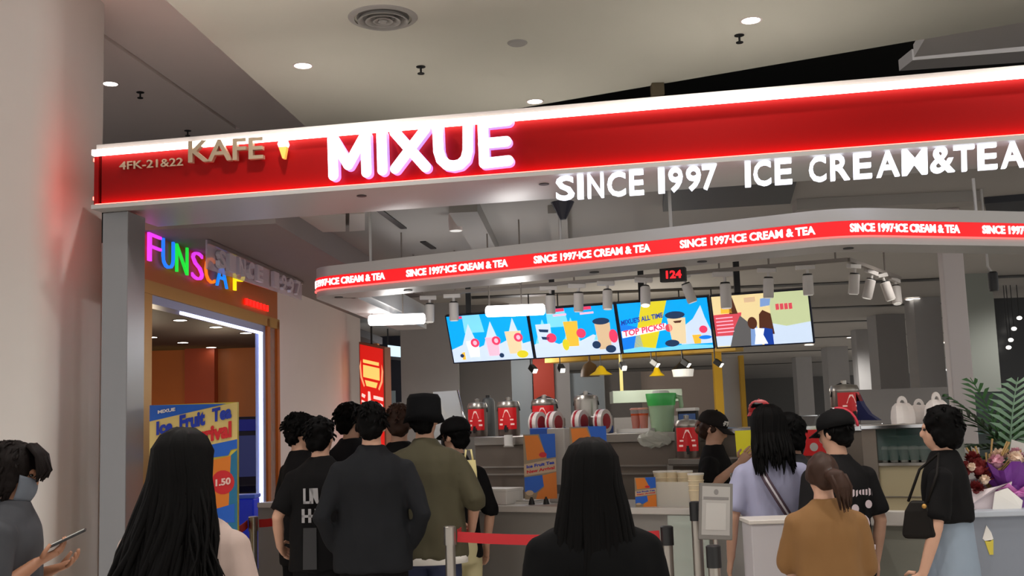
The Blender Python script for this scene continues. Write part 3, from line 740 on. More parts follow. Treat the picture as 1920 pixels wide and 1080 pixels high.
# small far downlights in the low ceiling
fl_ = thing('far_downlight', 'tiny bright downlight in the long low ceiling behind the stall', 'downlight', at_z(1667,620,3.14), group='far downlights of the low ceiling')
b = MB(); b.lathe([(.1,-.012),(.1,0)], 14); b.build('lens', mat('far_lens', (255,250,240), emit=3), fl_, world=False)
b = MB(); b.lathe([(.12,-.008),(.12,0),(.1,0),(.1,-.008)], 14, closed=True); b.build('trim_ring', M_white, fl_, world=False)
for px, py in ((1517,646),(1620,642),(1606,651),(1575,699),(1720,653),(1768,642),(1597,632),(1712,560)): dup(fl_, at_z(px, py, 3.14))
for x, y, e in ((2.5,11,45),(6,12,45),(1,18,80),(6,20,80),(10,26,120),(2,28,120),(0.6,12.4,36),(3.5,9,16)): lamp('low_ceiling_light', 'SPOT', (x, y, 3.1), e*3.2, (1,.96,.9), .15, (x, y, 0), 150)
for k, (px, py) in enumerate(((1908,597),(1898,617),(1892,638),(1888,652),(1721,668),(1720,679))):
    p = at_y(px, py, 14.4 if k < 4 else 20); b = MB(); b.blob((p.x, p.y-.05, p.z), (.035,.03,.025), nu=10, nv=6); b.cur = 1; b.bar((p.x,p.y-.05,p.z+.02),(p.x,p.y-.05,3.15),.008,.008,(0,1,0))
    tag(b.build('shop_spot_lamp', [mat('far_lens', (255,250,240), emit=3), M_black]), 'small bright spot lamp glowing in the dark shop far behind the stall', 'lamp', 'spot lamps in the dark shop')
# ------------------------------------------------------------ the stall: counters
CK = -.66                                             # counter front runs along y = 7.5 - .66 x
cdv = Vector((1, CK, 0)).normalized(); cnv = Vector((-cdv.y, cdv.x, 0))   # along, and away from the viewer
CROT = math.atan2(cdv.y, cdv.x)
def cf(px, c=7.5, k=CK):                              # where a pixel column meets the line y = c + k x
    t = (px-960)/F; y = c/(1 - k*t); return Vector((t*y, y, 0))
def onl(px, back, z=0.0):                             # point 'back' metres behind the counter front
    c = 7.5 + back*math.hypot(1, CK); p = cf(px, c); return Vector((p.x, p.y, z))
def cbox(mb, pa, pb, back, depth, z0, z1):
    p = [onl(pa, back), onl(pb, back), onl(pb, back) + cnv*depth, onl(pa, back) + cnv*depth]
    return mb.prism([(v.x, v.y) for v in p], z0, z1)
ct = thing('serving_counter', 'long white serving counter behind the queue with a pale grey front', 'counter', onl(900, .3))
b = MB(); cbox(b, 478, 1600, .03, .6, .06, .99); b.build('counter_front', M_front, ct)
b = MB(); cbox(b, 476, 1602, 0, .66, .99, 1.03); b.build('counter_top', M_counter, ct, bevel=.006)
b = MB(); cbox(b, 480, 1598, .08, .5, 0, .06); b.build('plinth', M_black, ct)
ct2 = thing('serving_counter', 'white counter under the glass display case with a plain grey-green front', 'counter', onl(1675, .3))
b = MB(); cbox(b, 1604, 1744, .03, .6, .0, .95); b.build('counter_front', mat('counter_front_green', (132,132,122), .5), ct2)
b = MB(); cbox(b, 1604, 1746, 0, .66, .95, 1.03); b.build('counter_top', M_counter, ct2, bevel=.006)
gy = 5.98
ct3 = thing('service_podium', 'blue-grey panelled counter end carrying the flowers, with a cone emblem', 'counter', (horiz(1880, gy), gy+.3, 0))
b = MB(); b.prism([(horiz(1806,gy),gy),(3.2,gy),(3.2,gy+.75),(horiz(1806,gy)+.46,gy+.75)], 0, 1.0); b.build('front_panel', mat('blue_grey_front', (128,134,146), .5), ct3)
b = MB(); b.prism([(horiz(1804,gy),gy-.02),(3.22,gy-.02),(3.22,gy+.77),(horiz(1804,gy)+.46,gy+.77)], 1.0, 1.03); b.build('counter_top', mat('blue_grey_top', (176,182,192), .4), ct3, bevel=.005)
def gp(px, py): return at_y(px, py, gy)
b = MB(); b.slab([gp(1842,1010),(gp(1847,992)),gp(1849,985),gp(1858,998),gp(1862,1010),gp(1856,1015),gp(1846,1014)], (0,-.004,0)); b.build('cone_swirl', M_paper, ct3)
b = MB(); b.slab([gp(1846,1014), gp(1862,1012), gp(1862,1040), gp(1855,1040)], (0,-.004,0)); b.build('cone_wafer', mat('wafer_yellow', (206,188,70), .6), ct3)
# steel back bench
bk = thing('steel_back_bench', 'tall stainless steel back bench carrying the row of tea urns', 'bench', onl(1050, 1.6))
b = MB(); cbox(b, 882, 1294, 1.42, .6, 0, 1.40); b.build('body', M_steelp, bk)
b = MB(); cbox(b, 880, 1296, 1.40, .66, 1.40, 1.475); b.build('bench_top', M_steel, bk, bevel=.008)
for z in (1.16, 1.22): 
    b = MB(); cbox(b, 882, 1294, 1.405, .02, z, z+.012); b.build('seam_strip', M_steel, bk)
b2 = thing('steel_side_bench', 'lower stainless steel bench with a square tube frame under the single urn', 'bench', onl(1285, 1.2))
b = MB(); cbox(b, 1238, 1392, 1.10, .28, 1.24, 1.285); b.build('bench_top', M_steel, b2, bevel=.006)
for px in (1241, 1388):
    for bb in (1.13, 1.33):
        b = MB(); p = onl(px, bb); b.box(p.x-.02, p.x+.02, p.y-.02, p.y+.02, 0, 1.24); b.build('leg', M_steel, b2)
b = MB(); cbox(b, 1246, 1385, 1.35, .02, .3, 1.2); b.build('rear_panel', M_steelp, b2)
b3 = thing('steel_rear_bench', 'stainless rear bench with a bright edge behind the serving staff', 'bench', onl(1480, 1.6))
b = MB(); cbox(b, 1330, 1640, 1.55, .55, 1.44, 1.49); b.build('bench_top', M_chrome, b3, bevel=.006)
b = MB(); cbox(b, 1332, 1638, 1.6, .45, 0, 1.44); b.build('body', M_steelp, b3)
# tea urns
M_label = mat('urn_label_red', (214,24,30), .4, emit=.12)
def urn(lab, loc, r, h, rz, label=True, grp=None):
    t = thing('tea_urn', lab, 'tea urn', loc, rz, grp)
    b = MB(); b.lathe([(r*.96,.0),(r,.02),(r,h-.04),(r*.97,h)], 28); b.build('body', M_steel if not label else mat('dark_steel', (120,108,100), .35, .8), t, world=False, smooth='auto')
    b = MB(); b.lathe([(r*1.02,h),(r*1.02,h+.015),(r*.9,h+.04),(r*.2,h+.05),(.02,h+.075),(.001,h+.08)], 28); b.build('lid', M_steel, t, world=False, smooth='auto')
    pts = [(r*1.0*math.cos(a)*1.02, 0, h-.04 + (r*.95)*math.sin(a)) for a in [math.pi*k/12 for k in range(13)]]
    b = MB(); b.tube(pts, .007, 6); b.build('bail_handle', M_black, t, world=False, smooth=True)
    b = MB(); b.bar((0,-r,.06),(0,-r-.05,.06),.025,.025); b.bar((0,-r-.04,.03),(0,-r-.04,.09),.018,.018,(0,1,0)); b.build('tap', M_black, t, world=False)
    if label:
        def cy(a, z, k=0): return (math.sin(a)*(r+.003+.0015*k), -math.cos(a)*(r+.003+.0015*k), z)
        b = MB(); n = 10; A = .95
        for i in range(n):
            a0, a1 = -A + 2*A*i/n, -A + 2*A*(i+1)/n; b.poly([cy(a0,h*.22), cy(a1,h*.22), cy(a1,h*.95), cy(a0,h*.95)])
        lb_ = b.build('label', M_label, t, world=False, smooth=True)
        b = MB(); b.poly([cy(-.36,h*.62,1), cy(.36,h*.62,1), cy(.12,h*.88,1), cy(-.12,h*.88,1)])
        for z0, z1, aw in ((.52,.57,.62),(.36,.42,.7)): b.poly([cy(-aw,h*z0,1), cy(-aw/2,h*z0,1), cy(-aw/2,h*z1,1), cy(-aw,h*z1,1)]); b.poly([cy(aw,h*z0,1), cy(aw/2,h*z0,1), cy(aw/2,h*z1,1), cy(aw,h*z1,1)])
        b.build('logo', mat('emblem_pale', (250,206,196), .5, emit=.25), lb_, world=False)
    return t
g = 'tea urns on the steel benches'
urn('red labelled tea urn at the bench end, beside the customer in the black cap', onl(888, 1.77, 1.475), .085, .25, R(-12), grp=g)
urn('red labelled tea urn standing just above the small white roll on the steel bench', onl(946, 1.77, 1.475), .095, .25, R(-12), grp=g)
urn('red labelled tea urn beside the plain steel urn on the steel bench', onl(1013, 1.77, 1.475), .108, .255, R(-12), grp=g)
urn('plain steel tea urn with no label, beside the film rolls', onl(1091, 1.79, 1.475), .1, .27, R(-12), False, g)
urn('red labelled tea urn standing alone on the lower side bench', onl(1276, 1.24, 1.285), .09, .23, R(-8), grp=g)
urn('red labelled tea urn behind the staff member with the striped cap', onl(1573, 1.75, 1.49), .1, .235, R(10), grp=g)
t = thing('steel_canister', 'grey dispensing canister standing behind the urns', 'canister', onl(908, 1.95, 1.475))
b = MB(); b.lathe([(.06,0),(.06,.3),(.045,.33),(.02,.34)], 20); b.build('body', mat('canister_grey', (92,94,92), .5, .3), t, world=False, smooth='auto')
b = MB(); b.lathe([(.02,.34),(.02,.36)], 12); b.build('cap', M_black, t, world=False)
t = thing('glass_sneeze_guard', 'slanted clear screen standing at the end of the steel bench', 'screen', onl(862, 1.5))
b = MB(); A = at_y(812, 735, 9.6); B2 = at_y(858, 732, 9.4); C2 = at_y(872, 790, 9.2); D2 = at_y(872, 830, 9.2); E3 = at_y(815, 835, 9.5)
b.slab([A, B2, C2, D2, E3], (.0,.012,0)); b.build('glass_sheet', mat('hazy_glass', (206,210,212), .15, alpha=.4), t)
b = MB(); b.tube([B2, C2, D2, Vector((D2.x, D2.y, 1.0))], .008, 6); b.build('edge_rail', M_chrome, t, smooth=True)
b = MB(); b.box(A.x-.01, D2.x+.02, D2.y-.05, A.y+.05, 0, 1.0); b.build('base_cabinet', M_steelp, t)
# sealing machines with film rolls
def sealer(lab, px, back, wdt):
    t = thing('cup_sealer', lab, 'sealing machine', onl(px, back, 1.475), CROT)
    b = MB(); b.box(-wdt/2, wdt/2, -.12, .12, 0, .06); b.build('base', mat('sealer_blue', (30,72,150), .4), t, world=False, bevel=.008)
    b = MB(); b.box(-wdt/2, wdt/2, .04, .12, .06, .14); b.build('body', M_steel, t, world=False, bevel=.01)
    for x in (-wdt/2-.01, wdt/2-.05):  # rolls rest on the base
        b = MB(); b.tube([(x,-.03,.095),(x+.07,-.03,.095)], .093, 20); fr = b.build('film_roll', mat('film_white', (226,214,208), .35), t, world=False, smooth='auto')
        b = MB(); b.tube([(x+.015,-.03,.095),(x+.035,-.03,.095)], .0945, 20); b.build('red_stripe', mat('film_red', (170,30,44), .35), fr, world=False, smooth='auto')
        b = MB(); b.tube([(x-.004,-.03,.095),(x+.074,-.03,.095)], .06, 14); b.build('core', mat('film_red', (170,30,44), .35), fr, world=False, smooth='auto')
sealer('cup sealing machine with white and red film rolls behind the standing fruit tea sign', 1018, 1.5, .2)
sealer('cup sealing machine with film rolls between the plain urn and the amber drinks', 1102, 1.5, .24)
t = thing('paper_roll', 'small white roll standing on the edge of the steel bench', 'paper roll', onl(944, 1.44, 1.475-.075))
b = MB(); b.lathe([(.035,0),(.035,.085)], 18); b.build('paper', M_paper, t, world=False, smooth='auto')
b = MB(); b.lathe([(.012,.085),(.012,.088)], 12); b.build('core', M_dkgrey, t, world=False)
bpy.context.view_layer.update()
t.location = onl(944, 1.33, 1.40)
b = MB(); b.box(-.04,.04,-.04,.06,-.01,0); b.build('shelf_bracket', M_steel, t, world=False)
# jug, cups, tray, register
t = thing('measuring_jug', 'tall translucent green jug with a green rim on the steel bench', 'jug', onl(1231, 1.68, 1.475))
M_jug = mat('green_translucent', (176,206,168), .25, alpha=.85); M_green = mat('jug_green', (70,190,90), .3)
b = MB(); b.lathe([(.085,0),(.088,.02),(.105,.23),(.108,.25)], 26); b.build('body', M_jug, t, world=False, smooth='auto')
b = MB(); b.lathe([(.107,.2),(.112,.23),(.12,.29),(.118,.295),(.105,.25)], 26); b.build('rim', M_green, t, world=False, smooth='auto')
b = MB(); b.lathe([(.07,.295),(.06,.315),(.02,.32)], 20); b.build('lid', M_paper, t, world=False)
b = MB(); b.tube([(.1,0,.27),(.15,0,.26),(.155,0,.2),(.15,0,.14)], [.018,.02,.018,.012], 8); b.build('handle', M_jug, t, world=False, smooth=True)
cup0 = thing('tea_cup', 'clear cup of amber tea, first of the pair beside the green jug', 'cup', onl(1182, 1.62, 1.5), group='cups of amber tea on the bench')
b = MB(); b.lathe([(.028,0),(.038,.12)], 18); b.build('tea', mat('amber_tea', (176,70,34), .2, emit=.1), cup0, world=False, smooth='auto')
b = MB(); b.lathe([(.029,-.002),(.04,.15),(.042,.152),(.038,.145)], 18); b.build('cup_wall', mat('cup_plastic', (230,220,214), .1, alpha=.25), cup0, world=False, smooth='auto')
b = MB(); b.lathe([(.043,.15),(.043,.158),(.03,.165)], 18); b.build('lid', mat('cup_lid', (216,150,130), .3), cup0, world=False)
dup(cup0, onl(1197, 1.62, 1.5), 0, 'clear cup of amber tea, the one nearer the green jug of the pair')
t = thing('serving_tray', 'wide shallow white tray under the amber drinks', 'tray', onl(1190, 1.62, 1.475), CROT)
b = MB(); b.box(-.15,.13,-.1,.1,0,.012); b.build('tray_floor', M_paper, t, world=False, bevel=.004)
b = MB()
for x0_, x1_, y0_, y1_ in ((-.15,.13,-.105,-.095),(-.15,.13,.095,.105),(-.155,-.145,-.1,.1),(.125,.135,-.1,.1)): b.box(x0_,x1_,y0_,y1_,.0,.03)
b.build('tray_rim', M_paper, t, world=False)
t = thing('crumpled_bag', 'crumpled clear plastic bag hanging over the edge of the steel bench', 'bag', onl(1215, 1.345, 1.42))
b = MB(); b.blob((0,0,0),(.13,.03,.06), nu=18, nv=10)
b.v = [tuple(Vector(p) + Vector((noise.noise(Vector(p)*30), noise.noise(Vector(p)*30+Vector((9,0,0)))*.5, noise.noise(Vector(p)*30+Vector((0,7,0)))))*.025) for p in b.v]
b.build('film', mat('bag_film', (222,222,210), .25, alpha=.75), t, world=False)
t = thing('order_tablet', 'small order screen with a white top on the bench beside the green jug', 'tablet', onl(1280, 1.7, 1.475), CROT)
b = MB(); b.box(-.08,.08,-.02,.02,.0,.15); b.build('case', M_black, t, world=False, bevel=.006)
b = MB(); b.box(-.07,.07,-.024,-.019,.02,.13); b.build('screen', mat('tablet_screen', (40,60,96), .2, emit=.5), t, world=False)
b = MB(); b.box(-.085,.085,-.04,.03,.15,.175); b.build('white_top', M_paper, t, world=False, bevel=.006)
# things on the front counter
t = thing('white_box', 'long low white box lying on the serving counter beside the customer in olive', 'box', onl(908, .18, 1.03), CROT)
b = MB(); b.box(-.19,.19,-.09,.12,0,.1); b.build('box_body', M_paper, t, world=False, bevel=.004)
b = MB(); b.box(-.193,.193,-.093,.123,.085,.105); b.build('lid', M_paper, t, world=False, bevel=.004)
b = MB(); b.box(-.175,-.16,-.096,-.0925,.04,.06); b.build('mark', mat('red_mark', (160,60,50), .5), t, world=False)
t = thing('papers', 'loose flat stack of papers on the serving counter beside the fruit tea sign', 'paper stack', onl(973, .27, 1.03), CROT)
b = MB(); b.box(-.1,.1,-.08,.1,0,.012); b.build('sheet', M_paper, t, world=False); b = MB(); b.box(-.08,.09,-.06,.1,.012,.02); b.build('upper_sheet', M_counter, t, world=False)
def table_sign(lab, px, back, wd, ht, z0, rz, foot=True):
    t = thing('counter_sign', lab, 'sign', onl(px, back, 1.03), rz)
    b = MB(); b.box(-wd/2, wd/2, 0, .012, z0, z0+ht); b.build('board', M_grey, t, world=False)
    f = lambda u, v, k: Vector((-wd/2 + wd*u, -.001 - .0008*k, z0 + ht*v))
    b = MB(); flat(b, f, [(0,0),(1,0),(1,1),(0,1)], 0, 4); flat(b, f, [(.5,1),(1,1),(1,.64),(.72,.62)], 1, 0); flat(b, f, [(.04,.98),(.46,.98),(.72,.64),(.1,.60)], 1, 2)
    flat(b, f, [(0,.54),(1,.62),(1,.42),(0,.36)], 2, 1); flat(b, f, [(0,.34),(.56,.37),(.6,.2),(.34,.1),(0,.12)], 2, 0); flat(b, f, [(.56,.36),(1,.41),(1,0),(.34,0),(.4,.1),(.6,.18)], 2, 2)
    flat(b, f, cir(.6,.68,.12,.04), 3, 3); flat(b, f, cir(.15,.1,.12,.04), 3, 1)
    b.build('print', [C_pb, mat('sign_cream', (196,170,140), .5), C_po, C_pr, mat('sign_tan', (150,130,104), .5)], t, world=False)
    for s, u, v, m, h in (('Ice Fruit Tea', .08, .475, C_ptd, .05), ('New Arrival', .08, .395, C_pr, .05)):
        A = f(u, v, 4); B2 = f(.95, v+.06, 4); mb = MB(); text_into(mb, s, frame_fn(A, B2-A, Vector((0,0,ht*h)), Vector((0,-.001,0))), .04); mb.build('lettering', m, t, world=False)
    if foot:
        for x in (-wd*.3, wd*.15):
            b = MB(); b.lathe([(.022,0),(.018,.02),(.01,.05),(.012,z0+.005)], 12, (x,.006,0)); b.build('foot', M_black, t, world=False)
    return t
table_sign('narrow orange and blue fruit tea sign on two black feet on the counter', 1001, .16, .215, .43, .035, R(-2))
t = thing('white_dispenser', 'tall white dispenser standing behind the orange and blue counter sign', 'dispenser', onl(1040, .38, 1.03), CROT)
b = MB(); b.box(-.07,.07,-.06,.1,0,.5); b.build('body', M_counter, t, world=False, bevel=.008); b = MB(); b.box(-.05,.05,-.066,-.058,.06,.12); b.build('slot', M_dkgrey, t, world=False)
table_sign('upright fruit tea sign mostly hidden behind the woman in black', 1092, .16, .24, .47, .035, R(-4))
table_sign('small fruit tea card leaning on the counter beside the cream tub', 1194, .08, .13, .18, .0, R(-4), False)
# tubs of cups and lids
tb = thing('cup_tub', 'clear plastic tub filled with cream coloured cups on the serving counter', 'tub', onl(1248, .22, 1.03), CROT)
b = MB(); b.box(-.15,.15,-.1,.1,0,.008)
for x0_, x1_, y0_, y1_ in ((-.15,.15,-.104,-.098),(-.15,.15,.098,.104),(-.154,-.148,-.1,.1),(.148,.154,-.1,.1)): b.box(x0_,x1_,y0_,y1_,0,.15)
b.build('tub_wall', mat('tub_plastic', (234,230,220), .2, alpha=.5), tb, world=False)
pc = thing('paper_cup_stack', 'stack of cream paper cups in the clear tub, closest to the fruit tea card', 'cup stack', onl(1224, .22, 1.04), 0, 'stacks of cream cups')
b = MB()
for k in range(4): b.lathe([(.036,.03*k),(.047,.03*k+.095),(.05,.03*k+.1),(.048,.03*k+.103)], 18)
b.build('cups', mat('cream_cup', (232,214,180), .6), pc, world=False, smooth='auto')
b = MB(); b.lathe([(.0485,.193),(.0515,.196),(.0515,.202),(.046,.204)], 18, closed=True); b.build('rim', M_paper, pc, world=False)
for px, bb, z, lab in ((1246,.25,1.04,'stack of cream paper cups in the middle of the clear tub'), (1268,.22,1.04,'stack of cream paper cups in the clear tub, nearest the code stand'), (1288,.1,1.03,'stack of cream paper cups outside the tub beside the code stand')):
    dup(pc, onl(px, bb, z), 0, lab)
t = thing('acrylic_riser', 'clear acrylic box in front of the counter below the tub of cups', 'riser', onl(1262, -.12))
b = MB(); cbox(b, 1232, 1306, -.16, .012, .55, 1.0); cbox(b, 1232, 1306, -.16, .15, .93, .95); cbox(b, 1232, 1306, -.16, .15, .74, .75); b.build('sheet', mat('pale_acrylic', (196,206,196), .1, alpha=.4), t)
b = MB(); cbox(b, 1232, 1396, -.16, .16, 0, .55); b.build('white_base', M_counter, t)
t = thing('condiment_rack', 'small grey rack of white lids between the code stand and the woman in lavender', 'rack', onl(1385, .2, 1.03), CROT)
for z in (.0, .09, .18):
    b = MB(); b.box(-.09,.09,-.06,.08,z,z+.012); b.build('shelf', M_dkgrey, t, world=False)
    b = MB(); b.lathe([(.04,z+.012),(.045,z+.05),(.03,z+.055)], 16, (.02,0,0)); b.build('lid_stack', M_paper, t, world=False)
b = MB(); b.box(-.09,-.085,-.06,.08,0,.2); b.box(.085,.09,-.06,.08,0,.2); b.build('side', M_grey, t, world=False)
# glass display case
dc = thing('display_case', 'glass display case with steel corner posts on the counter at the edge of the stall', 'display case', onl(1680, .3, 1.03))
b = MB(); cbox(b, 1600, 1626, .04, .5, 1.03, 1.47); b.build('steel_side', M_steelp, dc)
b = MB(); cbox(b, 1598, 1752, .02, .54, 1.47, 1.495); b.build('top_frame', M_chrome, dc, bevel=.004)
b = MB(); cbox(b, 1742, 1750, .04, .5, 1.03, 1.47); b.build('end_post', M_steel, dc)
b = MB(); cbox(b, 1627, 1742, .05, .006, 1.30, 1.47); b.build('glass', mat('dark_glass', (70,92,88), .08, alpha=.35), dc)
b = MB(); cbox(b, 1627, 1742, .06, .02, 1.03, 1.27); b.build('beige_panel', mat('beige_panel', (160,148,118), .5), dc)
b = MB(); cbox(b, 1627, 1742, .05, .42, 1.27, 1.285); b.build('shelf', M_steel, dc)
b = MB(); cbox(b, 1627, 1742, .46, .02, 1.03, 1.47); b.build('back', mat('green_dark', (34,46,44), .4), dc)
for z in (1.36, 1.42):
    b = MB(); cbox(b, 1627, 1742, .2, .2, z, z+.008); b.build('slat_shelf', mat('green_steel', (60,74,72), .3, .5), dc)
b = MB(); cbox(b, 1627, 1742, .055, .03, 1.10, 1.105); b.build('trim_line', M_steel, dc)
dcup = None
for k in range(6):
    p = onl(1638 + k*19, .16, 1.285); 
    if dcup is None:
        dcup = thing('sundae_cup', 'clear ribbed cup standing on the shelf inside the glass display case', 'cup', p, 0, 'clear cups inside the display case')
        b = MB(); b.lathe([(.02,0),(.03,.06),(.036,.07)], 14); b.build('cup_body', mat('frosted_cup', (206,206,200), .3, alpha=.7), dcup, world=False, smooth='auto')
        b = MB(); b.lathe([(.037,.07),(.03,.085),(.01,.09)], 14); b.build('lid', M_paper, dcup, world=False, smooth='auto')
    else: dup(dcup, p)
t = thing('steel_pan', 'shallow steel food pan on the rear bench behind the woman in lavender', 'pan', onl(1492, 1.75, 1.49), CROT)
b = MB(); b.add([(-.1,-.07,0),(.1,-.07,0),(.1,.07,0),(-.1,.07,0),(-.13,-.09,.07),(.13,-.09,.07),(.13,.09,.07),(-.13,.09,.07)], [(0,3,2,1),(0,1,5,4),(1,2,6,5),(2,3,7,6),(3,0,4,7)]); b.build('pan_body', M_chrome, t, world=False)
b = MB(); b.box(-.15,.15,-.11,-.09,.065,.072); b.box(-.15,.15,.09,.11,.065,.072); b.build('rim', M_chrome, t, world=False)
t = thing('red_menu_card', 'red menu card lying against the bench behind the staff at the counter', 'card', onl(1506, 1.52, 1.40), CROT)
b = MB(); b.box(-.14,.14,-.012,0,-.12,.06); b.build('card', M_label, t, world=False)
b = MB()
for x, z in ((-.08,-.02),(.02,-.06),(.09,-.01)):
    b.add([(x+.03*math.cos(2*math.pi*k/14), -.014, z+.03*math.sin(2*math.pi*k/14)) for k in range(14)], [tuple(range(14))])
b.build('print', M_paper, t, world=False)
t = thing('draped_cloth', 'navy cloth with a red top draped beside the urn behind the display case', 'cloth', onl(1622, 1.7, 1.49))
A = onl(1600, 1.72, 1.49)
def dcl(px, py): return at_y(px, py, A.y)
b = MB(); b.slab([dcl(1597,742),dcl(1606,740),dcl(1616,760),dcl(1628,776),dcl(1646,788),dcl(1597,788)], cnv*.1); b.build('navy_fold', mat('navy_cloth', (30,36,90), .8), t)
b = MB(); b.slab([dcl(1597,735),dcl(1606,737),dcl(1612,752),dcl(1604,752),dcl(1597,748)], cnv*.08 - cnv*.0); b.build('red_fold', mat('red_cloth', (130,24,34), .8), t)
def carrier(lab, px, back, s, rz):
    t = thing('carrier_bag', lab, 'paper bag', onl(px, back, 1.495), rz, 'white bags on the display case')
    b = MB(); rings = [(0,.09,.05),(.05,.094,.053),(.11,.09,.048),(.155,.082,.034),(.185,.06,.012)]
    vs = []
    for z, x, y in rings: vs += [(-x,-y,z),(-x*.3,-y*1.08,z+.004),(x*.4,-y*.94,z-.004),(x,-y,z),(x,y,z),(-x,y,z)]
    fs = [(0,5,4,3,2,1)] + [(6*i+j,6*i+(j+1)%6,6*i+6+(j+1)%6,6*i+6+j) for i in range(4) for j in range(6)] + [tuple(range(24,30))]
    b.add(vs, fs); b.xform(Matrix.Scale(s, 4)); b.build('bag_body', mat('bag_white', (224,216,212), .6), t, world=False)
    b = MB(); n = 8; A0 = [(.052*math.cos(math.pi*k/n), .18 + .07*math.sin(math.pi*k/n)) for k in range(n+1)]; A1 = [(.024*math.cos(math.pi*k/n), .18 + .034*math.sin(math.pi*k/n)) for k in range(n+1)]
    b.add([(x,-.006,z) for x, z in A0+A1] + [(x,.006,z) for x, z in A0+A1], [(k,k+1,n+2+k,n+1+k) for k in range(n)] + [(2*n+2+k,3*n+3+k,3*n+4+k,2*n+3+k) for k in range(n)] + [(k,2*n+2+k,2*n+3+k,k+1) for k in range(n)])
    b.xform(Matrix.Scale(s, 4)); b.build('handle', mat('bag_white', (224,216,212), .6), t, world=False)
carrier('white carrier bag on the display case, the one closest to the navy cloth', 1679, .22, .62, .2)
carrier('white carrier bag in the middle of the group on the display case, slumped low', 1710, .3, .55, -.2)
carrier('white carrier bag with a tall handle, closest to the pale column', 1743, .24, .68, .5)
t = thing('chiller_cabinet', 'dark green glass chiller standing behind the pale column', 'chiller', (horiz(1880,10), 10, 0))
b = MB(); b.box(horiz(1818,10), horiz(1990,10), 10, 10.6, 0, 1.72); b.build('cabinet', mat('dark_green_cab', (34,48,46), .4), t, bevel=.01)
for z in (1.35, 1.55):
    b = MB(); b.box(horiz(1822,10), horiz(1985,10), 9.97, 9.99, z, z+.02); b.build('shelf_edge', mat('green_steel2', (70,90,86), .3, .5), t)
# ------------------------------------------------------------ plant and flowers
pt = thing('palm_plant', 'leafy green palm in a dark pot beside the pale column', 'plant', (horiz(1888,6.98), 6.98, 1.03))
pt.location.z = 0; WM[pt] = Matrix.Translation(pt.location)
b = MB(); b.lathe([(.11,.0),(.14,.3),(.15,.32),(.13,.32)], 20); b.build('pot', M_black, pt, world=False, smooth='auto')
b = MB(); b.tube([(0,0,.3),(.01,0,.8),(0,0,1.3)], [.03,.025,.018], 8); b.build('stem', mat('stem_green', (70,84,46), .7), pt, world=False, smooth=True)
M_leaf = mat('palm_leaf', (66,116,62), .45, noise_amt=.3, nscale=8); M_leafd = mat('palm_leaf_dark', (44,74,40), .5, noise_amt=.3, nscale=8); M_leafp = mat('palm_leaf_pale', (170,206,176), .4)
rnd = random.Random(3)
def frond(base, az, el, ln_, m, n=11):
    b = MB(); d0 = Vector((math.cos(az)*math.cos(el), math.sin(az)*math.cos(el), math.sin(el))); pts = []; p = Vector(base); d = d0.copy()
    for k in range(n+1):
        pts.append(p.copy()); p = p + d*(ln_/n); d = (d + Vector((0,0,-.07))).normalized()
    b.tube(pts, [.007*(1-.7*k/n) for k in range(n+1)], 5)
    sdv = d0.cross(Vector((0,0,1))).normalized()
    for k in range(2, n+1):
        w_ = .17*math.sin(math.pi*(k+.8)/(n+3)) * (ln_/.6); fd = (pts[k]-pts[k-1]).normalized()
        for sg in (-1, 1):
            t0 = pts[k-1]; tip = t0 + sdv*sg*w_ + fd*w_*.8 + Vector((0,0,-.02)); mid = t0.lerp(tip, .5) + Vector((0,0,.015)); wv = fd*.016
            b.add([t0-wv*.4, t0+wv*.8, mid+wv, tip, mid-wv], [(0,1,2,3,4)])
    return b.build('frond', m, pt, world=False)
for az, el, ln_, m in ((178,30,.52,M_leaf),(165,62,.55,M_leaf),(120,74,.6,M_leaf),(200,8,.5,M_leafd),(215,28,.5,M_leafd),(250,20,.5,M_leaf),(280,48,.55,M_leafp),(300,20,.5,M_leaf),(330,35,.55,M_leafp),(350,60,.5,M_leafp),(20,50,.5,M_leaf),(60,60,.5,M_leafd),(190,48,.6,M_leafd),(230,5,.45,M_leafd),(265,70,.55,M_leafp)):
    frond((0,0,1.25+rnd.uniform(-.1,.08)), R(az), R(el), ln_, m)
def bouquet_flower(b, c, r, n, rr):
    for k in range(n):
        a = rr.uniform(0, 6.28); e = rr.uniform(-.2, 1.2); d = Vector((math.cos(a)*math.cos(e), math.sin(a)*math.cos(e), math.sin(e)))
        sdv = d.cross(Vector((.3,.2,1))).normalized(); u_ = sdv.cross(d)
        o = Vector(c); b.add([o, o + d*r*.6 + sdv*r*.35, o + d*r + u_*r*.2, o + d*r*.6 - sdv*r*.35], [(0,1,2,3)])
fl1 = thing('flower_arrangement', 'dark red flowers in pale paper on the counter beside the woman in the black top', 'flowers', (horiz(1826,6.15), 6.2, 1.03))
rr = random.Random(5)
M_dred = mat('dark_red_petal', (120,32,34), .6, noise_amt=.3); M_cream = mat('cream_petal', (228,204,184), .6, noise_amt=.15); M_gold2 = mat('dry_grass_gold', (176,144,92), .7)
for c, r in (((-.07,-.05,.2),.06),((.0,-.06,.21),.065),((.04,-.03,.16),.055),((-.03,-.08,.1),.055),((-.09,-.03,.12),.05),((.0,.0,.26),.05)):
    b = MB(); bouquet_flower(b, c, r, 46, rr); b.blob(c, (r*.5,)*3, nu=10, nv=6); b.build('red_flower', M_dred, fl1, world=False)
for c, r in (((-.05,-.1,.22),.03),((.01,-.11,.15),.035),((-.11,-.06,.25),.025)):
    b = MB(); bouquet_flower(b, c, r, 30, rr); b.blob(c, (r*.6,)*3, nu=10, nv=6); b.build('cream_flower', M_cream, fl1, world=False)
b = MB()
